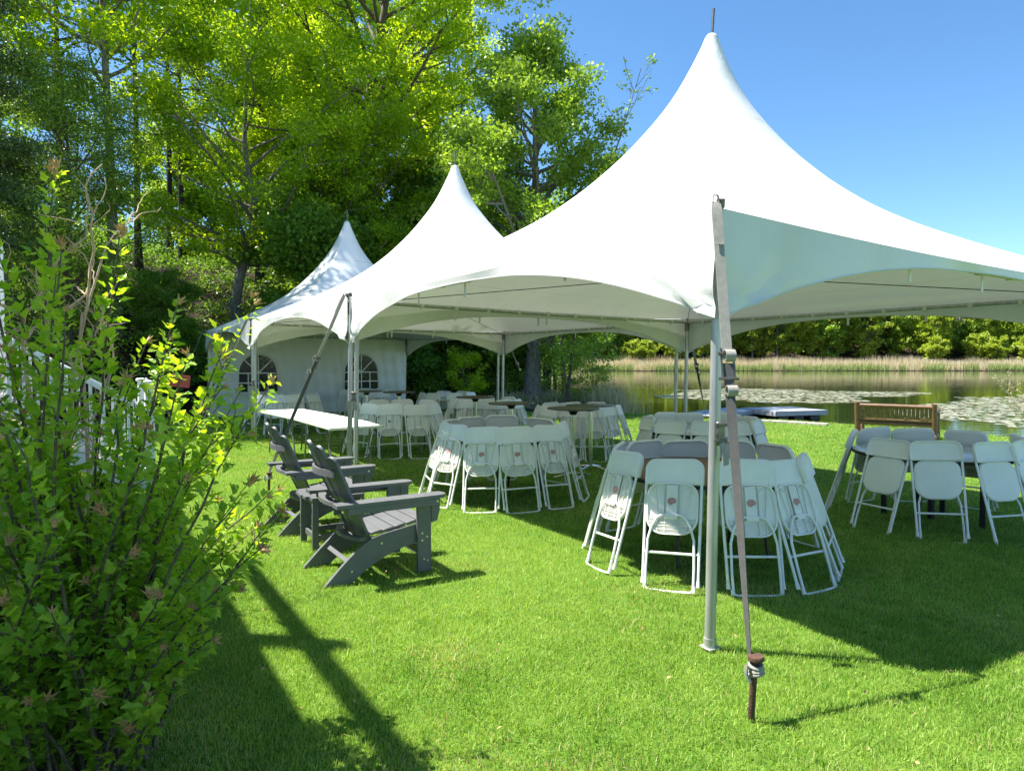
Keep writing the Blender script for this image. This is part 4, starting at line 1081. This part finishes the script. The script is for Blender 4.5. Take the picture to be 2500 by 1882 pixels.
# --- the wood behind: too dense to count
def wood():
    rng = np.random.default_rng(51); cl = []; mb = MB()
    for k in range(60):
        x = rng.uniform(-44, 4); y = rng.uniform(33, 58) + max(0, -x - 20) * .2
        if x > -1: y += 10
        if -24 < x * 34 / y < -13 and rng.random() < .75: continue
        z = gz(x, y); h = rng.uniform(10, 17); r = rng.uniform(2.2, 3.6)
        mb.tube([(x, y, z - .2), (x + rng.uniform(-.4, .4), y, z + h * .6), (x + rng.uniform(-.6, .6), y, z + h)], [.16, .11, .03], 6)
        for q in range(26):
            t = rng.uniform(.12, 1); a = rng.uniform(0, 6.28); rr = r * math.sqrt(rng.random()) * (1.1 - t * .7)
            cl.append((x + rr * math.cos(a), y + rr * math.sin(a), z + h * t))
    cl = np.array(cl); sg = rng.uniform(.7, 1.4, len(cl)); pos, idx = clump_points(cl, sg, 55, rng, .7)
    o = link('dense_wood', leaves('dense_wood', pos, rng.uniform(.2, .42, len(pos)), L_dark, (.2 + .8 * rng.random(len(cl)))[idx] * .8 + .2 * rng.random(len(pos)), rng=rng)); tag(o, kind='stuff')
    o = mb.build('wood_trunks', M_bark_dark); tag(o, kind='stuff')
wood()

def undergrowth():
    rng = np.random.default_rng(57); n = 4200
    x = rng.uniform(-27, 2, n); y = rng.uniform(19, 46, n); P = np.stack([x, y], 1)
    k = (hill_s(x, y) > .3) & (pond_sd(P) < -1) & (vnoise(x, y, 2.2, 4) > .2); x, y = x[k], y[k]; P = P[k]; z = gz_arr(P)
    h = rng.uniform(.05, .55, len(x)) + .9 * (rng.random(len(x)) < .12); cl = np.stack([x, y, z + h], 1); sg = rng.uniform(.25, .6, len(x))
    pos, idx = clump_points(cl, sg, 30, rng, .6)
    tag(link('undergrowth', leaves('undergrowth', pos, rng.uniform(.08, .17, len(pos)), L_dark, rng.random(len(cl))[idx] * .7 + .3 * rng.random(len(pos)), rng=rng)), kind='stuff')
undergrowth()
for m_, x, y, s, rz, lb in [(shrubB, -19.8, 40, 1.25, .5, 'sunlit green bush far behind the left thin pine'), (shrubB, -17.6, 41.5, 1.3, 1.7, 'sunlit green bush far behind the right thin pine')]:
    tree('shrub', m_, (x, y), lb, rz, s, 'shrubs along the wood edge', cat='shrub')

# --- far shore
far1 = tree_meshes(61, M_bark_grey, L_far, 15, .22, .10, dome(4.4), 26, 34, 1.0, .55, tint=(.2, 1), el=(10, 55), sub=4, minr=.05)
far2 = tree_meshes(63, M_bark_dark, L_maple, 16, .22, .08, dome(4.2), 26, 36, 1.0, .55, tint=(.0, .8), el=(10, 55), sub=4, minr=.05)
far3 = tree_meshes(65, M_bark_dark, L_hem, 17, .22, .06, cone(4.2), 30, 38, .9, .5, tint=(.2, 1), el=(-10, 20), sub=4, minr=.05)
far4 = tree_meshes(67, M_bark_grey, L_far, 7, .12, .04, dome(3.0), 18, 34, .8, .42, tint=(.3, 1), el=(10, 60), sub=4, minr=.04)
rf = random.Random(77)
KN = {0: ('bright green tree', far1), 1: ('mid green tree', far2), 2: ('dark conifer', far3), 3: ('low yellow green bush', far4)}
cnt = {}
row = []
x = 10.0
while x < 128:
    k = rf.choice([0, 0, 0, 1, 1, 2, 3, 3]); row.append((x, 147 + rf.uniform(-1.5, 6), k)); x += rf.uniform(2.8, 4.8) if k != 3 else rf.uniform(2.0, 3.4)
tot = {k: sum(1 for r_ in row if r_[2] == k) for k in KN}
NTH = ['first', 'second', 'third', 'fourth', 'fifth', 'sixth', 'seventh', 'eighth', 'ninth', 'tenth', 'eleventh', 'twelfth', 'thirteenth', 'fourteenth', 'fifteenth', 'sixteenth']
for (x, y, k) in row:
    cnt[k] = cnt.get(k, 0) + 1
    if k == 3: y -= 3.5
    nm = {0: 'deciduous_tree', 1: 'deciduous_tree', 2: 'conifer', 3: 'bush'}[k]
    tree(nm, KN[k][1], (x, y), '%s %s from left along the far shore behind the reeds' % (NTH[min(15, cnt[k] - 1)], KN[k][0]), rf.uniform(0, 6.28), rf.uniform(.75, 1.05), 'trees on the far shore', cat='bush' if k == 3 else 'tree')
def far_wood():
    rng = np.random.default_rng(71); cl = []; kind = []
    for k in range(300):
        x = rng.uniform(-75, 175); y = rng.uniform(150, 172); z = gz(x, y); h = rng.uniform(7, 13); r = rng.uniform(3, 4.5)
        tn = rng.random()
        for q in range(22):
            t = rng.uniform(.05, 1); a = rng.uniform(0, 6.28); rr = r * math.sqrt(rng.random()) * (1.15 - t * .75)
            cl.append((x + rr * math.cos(a), y + rr * math.sin(a), z + h * t)); kind.append(tn)
    for k in range(60):      # the left bank beyond the maple
        x = rng.uniform(-60, -2); y = 88 + rng.uniform(0, 30) + (x + 2) * .2; z = max(-.2, gz(x, y)); h = rng.uniform(8, 14)
        if pond_sd(np.array([[x, y]]))[0] > 0: continue
        tn = rng.random()
        for q in range(22):
            t = rng.uniform(.1, 1); a = rng.uniform(0, 6.28); rr = 4 * math.sqrt(rng.random()) * (1.15 - t * .75)
            cl.append((x + rr * math.cos(a), y + rr * math.sin(a), z + h * t)); kind.append(tn)
    cl = np.array(cl); sg = rng.uniform(.9, 1.6, len(cl)); pos, idx = clump_points(cl, sg, 22, rng, .7)
    ti = np.array(kind)[idx] * .7 + .3 * rng.random(len(pos))
    tag(link('far_wood', leaves('far_wood', pos, rng.uniform(.6, 1.1, len(pos)), L_far, ti - .25, rng=rng)), kind='stuff')
far_wood()

# --- blades: reeds, grass
def blades(name, pos, h, wd, mat_, tint, lean=.35, seg=2, rng=NP, droop=.4):
    n = len(pos); a = rng.uniform(0, 2 * math.pi, n); sx = np.stack([np.cos(a), np.sin(a), np.zeros(n)], 1) * (wd / 2)[:, None]
    b = rng.uniform(0, 2 * math.pi, n); ln = np.abs(rng.normal(0, lean, n)) * h
    dv = np.stack([np.cos(b) * ln, np.sin(b) * ln, np.zeros(n)], 1); up = np.zeros((n, 3)); up[:, 2] = h
    tip = pos + dv + up * (1 - droop * (ln / h)[:, None] ** 2 * .5)
    if seg == 2:
        mid = pos + dv * .32 + up * .55
        V = np.stack([pos - sx, pos + sx, mid + sx * .8, mid - sx * .8, tip], 1).reshape(-1, 3)
        o = (np.arange(n) * 5)[:, None]
        F = np.concatenate([o + [0, 1, 2], o + [0, 2, 3], o + [3, 2, 4]], 1).reshape(-1, 3); rep = 5
    else:
        V = np.stack([pos - sx, pos + sx, tip], 1).reshape(-1, 3); F = np.arange(3 * n).reshape(n, 3); rep = 3
    return np_mesh(name, V, F, mat_, {'tint': np.repeat(np.clip(tint, 0, 1), rep)})
def reeds():
    rng = np.random.default_rng(81); n = 46000
    x = rng.uniform(-30, 135, n); dd = rng.random(n) ** 1.3 * 12; y = 128 + x * .025 + dd + .3
    z = np.full(n, -.3) + .14 * np.clip(dd, 0, 1)
    front = dd < 3.0; c = vnoise(x, y, 2.2, 4)
    grn = front & (c > .28) | (rng.random(n) < .12)
    h = np.where(grn, rng.uniform(.7, 1.5, n), rng.uniform(1.1, 1.7, n) + .10 * dd) * (.75 + .5 * vnoise(x, y, 4.0, 8))
    ti = np.where(grn, rng.uniform(0, .35, n), rng.uniform(.6, 1, n))
    tag(link('far_reeds', blades('far_reeds', np.stack([x, y, z], 1), h, rng.uniform(.05, .13, n), L_reed, ti, .28, 1, rng)), kind='stuff')
    n = 420; x = rng.normal(3.6, .42, n); y = 25.0 + rng.normal(0, .3, n) - (x - 3.6) * .5
    tag(link('dry_reeds', blades('dry_reeds', np.stack([x, y, np.full(n, -.35)], 1), rng.uniform(.5, 1.4, n), rng.uniform(.012, .03, n), L_reed, rng.uniform(.5, 1, n), .35, 2, rng)), kind='stuff')
    n = 2600; x = rng.uniform(-.5, 3.6, n); y = np.interp(x, [-.5, 1.8, 3.6], [25.6, 26.4, 25.2]) + rng.normal(0, .3, n)
    tag(link('brush', blades('brush', np.stack([x, y, np.full(n, -.15)], 1), rng.uniform(.15, .75, n), rng.uniform(.015, .04, n), L_reed, rng.uniform(0, 1, n), .6, 2, rng)), kind='stuff')
reeds()
def grass():
    rng = np.random.default_rng(91); parts = []
    BN = [(1.7, 4.4, 15000, .033, .0036, 2), (4.4, 7.6, 8600, .033, .0050, 1), (7.6, 13, 2700, .034, .009, 1), (13, 26, 680, .040, .020, 1)]
    for bi, (d0, d1, dens, hh, ww, seg) in enumerate(BN):
        hw = lambda d: .84 * d + .8
        f0 = .30 * d0 if bi else 0; f1 = .30 * d1 if bi < 3 else 0        # neighbouring bands fade into each other
        a0, a1 = d0 - f0 / 2, d1 + f1 / 2
        area = (a1 - a0) * (hw(a0) + hw(a1)); n = int(area * dens)
        y = np.sqrt(rng.uniform(a0 ** 2, a1 ** 2, n)); x = rng.uniform(-1, 1, n) * hw(y)
        pr = np.ones(n)
        if f0: pr *= np.clip((y - a0) / f0, 0, 1)
        if f1: pr *= np.clip((a1 - y) / f1, 0, 1)
        kk = rng.random(n) < pr; x, y = x[kk], y[kk]; n = len(x)
        P = np.stack([x, y], 1); m = lawn_mask(P)
        k = (m > .35 + .3 * rng.random(n))
        k &= ~((x < -4.1 - (y - 4.84) * .622 - .0) & (y > 0))          # under the porch
        # worn spots
        k &= ~((np.hypot((x - 2.62) / .10, (y - 4.32) / .06) < 1) & (rng.random(n) < .8))
        x, y = x[k], y[k]; z = gz_arr(np.stack([x, y], 1)); n = len(x)
        p1 = vnoise(x, y, .16, 1); p2 = vnoise(x, y, .7, 2); p3 = vnoise(x, y, 2.4, 6)
        ti = .06 + .36 * p1 + .34 * p2 + .22 * (p3 - .3) + rng.normal(0, .20, n)
        dry = .035 + .40 * np.clip(vnoise(x, y, .55, 12) - .62, 0, 1) * 2; ti = np.clip(ti, 0, .82); ti = np.where(rng.random(n) < dry, 1.0, ti)
        h = hh * rng.uniform(.45, 1.25, n) * (.7 + .6 * vnoise(x, y, .09, 3))
        parts.append((np.stack([x, y, z - .004], 1), h, ww * rng.uniform(.7, 1.3, n), ti, seg))
    root = None
    for (pos, h, wd, ti, seg) in parts:
        o = link('grass', blades('grass', pos, h, wd, L_grass, ti, .55, seg, rng)); tag(o, kind='stuff')
grass()
def litter():
    rng = np.random.default_rng(95); n = 150
    y = rng.uniform(2.4, 9, n); x = rng.uniform(-.8, 1, n) * .75 * y
    k = lawn_mask(np.stack([x, y], 1)) > .9; x, y = x[k], y[k]; n = len(x)
    pos = np.stack([x, y, np.full(n, .045)], 1)
    tag(link('fallen_leaves', leaves('fallen_leaves', pos, rng.uniform(.012, .03, n), M_pod, rng.random(n), .6, 2.0, rng=rng)), kind='stuff')
litter()
def lily_pads():
    rng = np.random.default_rng(97)
    for poly, dens in (([(11.3, 46), (16, 48.5), (25, 41.5), (20.4, 38), (13.7, 31), (11.0, 33.6), (7.4, 38)], 20), ([(14.6, 20.2), (14.0, 22.6), (15.6, 27.0), (19, 31), (25, 36.5), (32, 39), (46, 34), (40, 22), (22, 15.8)], 18)):
        pl = np.array(poly); lo, hi = pl.min(0), pl.max(0); n = int((hi - lo).prod() * dens)
        q = rng.uniform(lo, hi, (n, 2)); ins = np.zeros(n, bool)
        wob = np.stack([vnoise(q[:, 0], q[:, 1], 1.6, 2) - .5, vnoise(q[:, 0], q[:, 1], 1.6, 7) - .5], 1) * np.array([3.2, 2.2]); qq = q + wob
        for i in range(len(pl)):
            a, b = pl[i], pl[(i + 1) % len(pl)]; c = (a[1] > qq[:, 1]) != (b[1] > qq[:, 1])
            ins ^= c & (qq[:, 0] < (b[0] - a[0]) * (qq[:, 1] - a[1]) / (b[1] - a[1] + 1e-9) + a[0])
        q = q[ins & (pond_sd(q) > .4)]; n = len(q)
        r = rng.uniform(.08, .17, n); k = 7; ang = np.linspace(.25, 6.03, k)
        rz = rng.uniform(0, 6.28, n); tx, ty = rng.normal(0, .025, n), rng.normal(0, .025, n)
        up_ = rng.random(n) < -1; tx = np.where(up_, rng.normal(0, .45, n), tx); ty = np.where(up_, rng.normal(0, .45, n), ty)
        cx = np.cos(ang[None] + rz[:, None]) * r[:, None]; cy = np.sin(ang[None] + rz[:, None]) * r[:, None]
        base = WATER_Z + .012 + np.where(up_, .04, 0) + rng.uniform(0, .008, n)
        rim = np.stack([q[:, :1] + cx, q[:, 1:] + cy, base[:, None] + cx * tx[:, None] + cy * ty[:, None] + .006], -1)
        ce = np.concatenate([q, base[:, None]], 1)[:, None]
        V = np.concatenate([ce, rim], 1).reshape(-1, 3); o = (np.arange(n) * (k + 1))[:, None, None]
        F = (o + np.array([[0, i + 1, i + 2] for i in range(k - 1)])[None]).reshape(-1, 3)
        ti = np.where(up_, rng.uniform(.7, 1.0, n), rng.uniform(0, .75, n))
        tag(link('lily_pads', np_mesh('lily_pads', V, F, L_pad, {'tint': np.repeat(ti, k + 1)})), kind='stuff')
lily_pads()

# ------------------------------------------------------------------ shrub in the foreground
def hib_leaf(v):
    """three-lobed toothed leaf, 1 long, folded along its midrib"""
    half = [(0, 0), (.12, .10), (.26, .20), (.27, .30), (.40, .40 + .03 * v), (.33, .46), (.30, .52), (.21, .58), (.22, .68), (.13, .74), (.11, .86), (0, 1.0)]
    cup = .22 + .08 * v; V = []; 
    for x, y in half: V.append((x, y, cup * x * (1 + .3 * math.sin(y * 6 + v)) - .28 * (y - .3) ** 2 * (1 if v % 2 else .6)))
    n = len(half)
    for x, y in half[1:-1]: V.append((-x * .95, y * (.98), cup * x * .8 - .28 * (y - .3) ** 2 * (1 if v % 2 else .6)))
    mid = [(0, .25, -.02), (0, .5, -.03)]
    mi = len(V); V += [(0, y, z - .28 * (y - .3) ** 2 * .8) for _, y, z in mid]
    F = []
    def side(ids):
        seq = ids
        for a, b in zip(seq, seq[1:]):
            ya = (V[a][1] + V[b][1]) / 2; m_ = mi if ya < .42 else mi + 1
            F.append((m_, a, b))
        F.append((mi, seq[4], mi + 1)) if True else None
    R_ = [0] + list(range(1, n - 1)) + [n - 1]; L_ = [0] + [n - 1 + k for k in range(1, n - 1)] + [n - 1]
    side(R_); n0 = len(F); side(L_); F[n0:] = [f[::-1] for f in F[n0:]]
    return np.array(V), np.array(F)
HL = [hib_leaf(v) for v in range(4)]
def hib_bush():
    rng = np.random.default_rng(101); rr = random.Random(5)
    o = Vector((-1.72, 2.62, 0)); t = empty('hibiscus_shrub', o); tag(t, 'large leafy shrub with dry brown seed pods in left foreground', 'shrub')
    tips = [(-1.78, 2.70, 2.36), (-1.58, 2.78, 2.14), (-1.30, 2.72, 1.86), (-.93, 2.70, 1.55), (-1.16, 2.75, 1.52), (-1.02, 2.66, 1.36), (-.97, 2.62, .90), (-1.03, 2.60, .76), (-1.33, 2.35, .36),
            (-1.08, 2.8, 1.12), (-1.42, 2.9, 1.72), (-1.7, 2.6, 2.05), (-1.9, 2.5, 2.1), (-1.95, 2.9, 2.2), (-2.2, 2.8, 2.25), (-2.3, 2.6, 2.1), (-1.2, 2.5, 1.2), (-1.35, 2.4, .95), (-1.25, 2.45, .62), (-1.5, 2.2, .8),
            (-1.5, 2.25, 1.1), (-1.6, 2.2, 1.4), (-1.75, 2.25, 1.65), (-1.9, 2.3, 1.3), (-1.45, 2.55, 1.55), (-1.55, 2.4, 1.8), (-2.0, 2.4, 1.85), (-2.4, 2.4, 1.6), (-2.6, 2.7, 1.9), (-2.5, 3.0, 2.0), (-1.25, 3.0, 1.35),
            (-1.1, 3.0, .9), (-1.35, 3.1, 1.0), (-1.6, 3.2, 1.6), (-1.9, 3.2, 1.9), (-1.65, 2.1, .55), (-1.85, 2.15, .9), (-2.1, 2.2, 1.2), (-1.4, 2.3, .5), (-2.7, 2.5, 1.2), (-2.3, 2.2, .8), (-1.15, 2.6, .55), (-1.30, 2.55, 1.35), (-1.2, 2.85, 1.65)]
    tips += [(-1.75 + .75 * rr.uniform(-1, 1), 2.65 + .6 * rr.uniform(-1, 1), rr.uniform(.5, 2.0)) for _ in range(26)]
    sm = MB(); spots = []; pods = []
    for i, tp in enumerate(tips):
        tp = Vector(tp); b = o + Vector((rr.uniform(-.22, .22) * (1.2), rr.uniform(-.22, .22), -.02))
        L_ = (tp - b).length; c1 = b.lerp(tp, .4) + Vector((0, 0, .10 * L_)) - (tp - b) * 0.0
        c1 += Vector(((b.x - tp.x) * .12, (b.y - tp.y) * .12, .06))
        n = 12; path = []
        for k in range(n + 1):
            u = k / n; path.append(b * (1 - u) ** 2 + c1 * 2 * u * (1 - u) + tp * u * u + Vector((rr.uniform(-1, 1), rr.uniform(-1, 1), 0)) * .010)
        r0 = rr.uniform(.007, .012)
        sm.tube(path, [r0 * (1 - .75 * k / n) for k in range(n + 1)], 6)
        pods.append((path[-1], (path[-1] - path[-2]).normalized()))
        def along(pth, s0, step, dense):
            seg = len(pth) - 1; Lp = sum((pth[k + 1] - pth[k]).length for k in range(seg)); s = s0 * Lp
            while s < Lp:
                u = s / Lp * seg; k = min(int(u), seg - 1); p = pth[k].lerp(pth[k + 1], u - k); d = (pth[k + 1] - pth[k]).normalized()
                for _ in range(dense):
                    spots.append((p, d, s / Lp))
                s += step * rr.uniform(.6, 1.4)
        along(path, .12, .021, 2)
        for k in range(4, n, 2):       # side twigs
            if rr.random() < .75:
                p = path[k]; d = (path[min(k + 1, n)] - path[k - 1]).normalized(); sd = Vector((rr.uniform(-1, 1), rr.uniform(-1, 1), rr.uniform(0, .6))).normalized()
                l_ = rr.uniform(.10, .30) * (1.1 - .5 * k / n); q = [p, p + (d * .4 + sd * .7) * l_ * .5, p + (d * .7 + sd * .6) * l_]
                sm.tube(q, [.0035, .0028, .0015], 5); along(q, .25, .035, 3)
                if rr.random() < .22: pods.append((q[-1], (q[-1] - q[-2]).normalized()))
    sm_o = sm.build('stems', M_stem, t, 60); sm_o.location = -o
    fr = []
    mats = []
    for p, d, u in spots:
        a = rr.uniform(0, 6.28); side = d.orthogonal().normalized(); side = Matrix.Rotation(a, 3, d) @ side
        ydir = (side * .8 + d * rr.uniform(.2, 1.2) + Vector((0, 0, rr.uniform(-.45, .25)))).normalized()
        nrm = (Vector((0, 0, 1)) * .9 + d * .5 + Vector((rr.gauss(0, .45), rr.gauss(0, .45), 0)))
        nrm = (nrm - ydir * nrm.dot(ydir)).normalized(); xd = ydir.cross(nrm)
        sz = rr.uniform(.027, .066) * (1.0 if u < .88 else .8)
        pt = p + side * rr.uniform(.004, .03)
        M = Matrix(((xd.x * sz, ydir.x * sz, nrm.x * sz, pt.x), (xd.y * sz, ydir.y * sz, nrm.y * sz, pt.y), (xd.z * sz, ydir.z * sz, nrm.z * sz, pt.z), (0, 0, 0, 1)))
        px = pt.x / pt.y; vis = -.76 < px < .3 and -.60 < (pt.z - 1.62) / pt.y < .5
        mats.append((-(sz / pt.y) if vis else 1, M, rr.random()))
    mats.sort(key=lambda q: q[0])
    shared = []
    for v in range(4):
        for ti in (.15, .45, .8):
            V, F = HL[v]; me = np_mesh('leaf', V, F, L_bush, {'tint': np.full(len(V), ti)}, True); shared.append(me)
    loc0 = Matrix.Translation(-o)
    # 300 leaves that show largest as parts of their own, the rest joined
    pick = mats[:290]; rest = mats[290:]
    for _, M, q in pick:
        lf = link('leaf', shared[int(q * 11.99)], t); lf.matrix_local = loc0 @ M
    V_all = []; F_all = []; T_all = []; off = 0
    for j, (_, M, q) in enumerate(rest):
        V, F = HL[j % 4]; m3 = np.array(M)
        V_all.append(V @ m3[:3, :3].T + m3[:3, 3] - np.array(o)); F_all.append(F + off); off += len(V); T_all.append(np.full(len(V), q * .85))
    lm = link('foliage', np_mesh('foliage', np.concatenate(V_all), np.concatenate(F_all), L_bush, {'tint': np.concatenate(T_all)}, True), t); tag(lm, kind='stuff')
    # dry open seed pods
    pm = MB()
    for k in range(6):
        a = k * math.pi / 3; c, s = math.cos(a), math.sin(a)
        pm.add([(0, 0, -.1), (.22 * c - .13 * s, .22 * s + .13 * c, .32), (.62 * c, .62 * s, .75 + .1 * (k % 2)), (.22 * c + .13 * s, .22 * s - .13 * c, .32), (.25 * c, .25 * s, .20)], [(0, 4, 1), (0, 3, 4), (4, 2, 1), (4, 3, 2)])
    pm.lathe([(.0, -.15), (.16, -.05), (.2, .1), (.1, .3), (0, .4)], 8)
    pme = pm.mesh('seed_pod', M_pod, 0)
    for p, d in pods:
        for _ in range(rr.choice([1, 1, 2, 3])):
            po = link('seed_pod', pme, t); s = rr.uniform(.028, .050)
            dd = (d + Vector((rr.gauss(0, .4), rr.gauss(0, .4), rr.gauss(0, .3)))).normalized()
            po.matrix_local = Matrix.Translation(p - o + Vector((rr.gauss(0, .012), rr.gauss(0, .012), rr.uniform(-.03, .01)))) @ dd.to_track_quat('Z', 'Y').to_matrix().to_4x4() @ Matrix.Scale(s, 4)
hib_bush()

# bare brown shrub behind it
def bare_shrub():
    rr = random.Random(12); o = Vector((-3.2, 4.6, 0)); t = empty('bare_shrub', o); tag(t, 'leafless brown shrub with twisted twigs behind the leafy shrub', 'shrub')
    m = MB()
    def grow(p, d, L_, r, depth):
        n = 8; pts = [p]; q = d.copy()
        for k in range(n):
            g_ = .15 if depth == 2 else .32; q = (q + Vector((rr.gauss(-.015, g_), rr.gauss(0, g_), rr.gauss(.05, .12)))).normalized(); pts.append(pts[-1] + q * L_ / n)
        m.tube(pts, [max(.0016, r * (1 - .55 * k / n)) for k in range(n + 1)], 5, cap=False)
        if depth <= 0: return
        for k in range(rr.choice([3, 4, 4, 5])):
            i = rr.randint(3, n); dv = (q + Vector((rr.gauss(0, .55), rr.gauss(0, .55), rr.gauss(.15, .4)))).normalized()
            grow(pts[i], dv, L_ * rr.uniform(.28, .5), max(.0026, r * .5), depth - 1)
    for k in range(8):
        a = rr.uniform(0, 6.28); grow(Vector((rr.uniform(-.25, .25), rr.uniform(-.25, .25), 0)), Vector((math.cos(a) * .16 - .06, math.sin(a) * .3, 1)).normalized(), rr.uniform(1.7, 2.5), rr.uniform(.013, .024), 2)
    m.build('twigs', M_twig, t, 60)
    weed = tree_meshes(49, M_twig, L_pad, 1.5, .008, .3, lambda t_: .45 * (1 - .4 * t_), 12, 3, .06, .04, el=(40, 70), sub=4, minr=.004)
    tree('weed', weed, (9.9, 13.4), 'thin seedy weed stalk at the right edge before the lily pads', 0, 1.0, cat='weed')
bare_shrub()
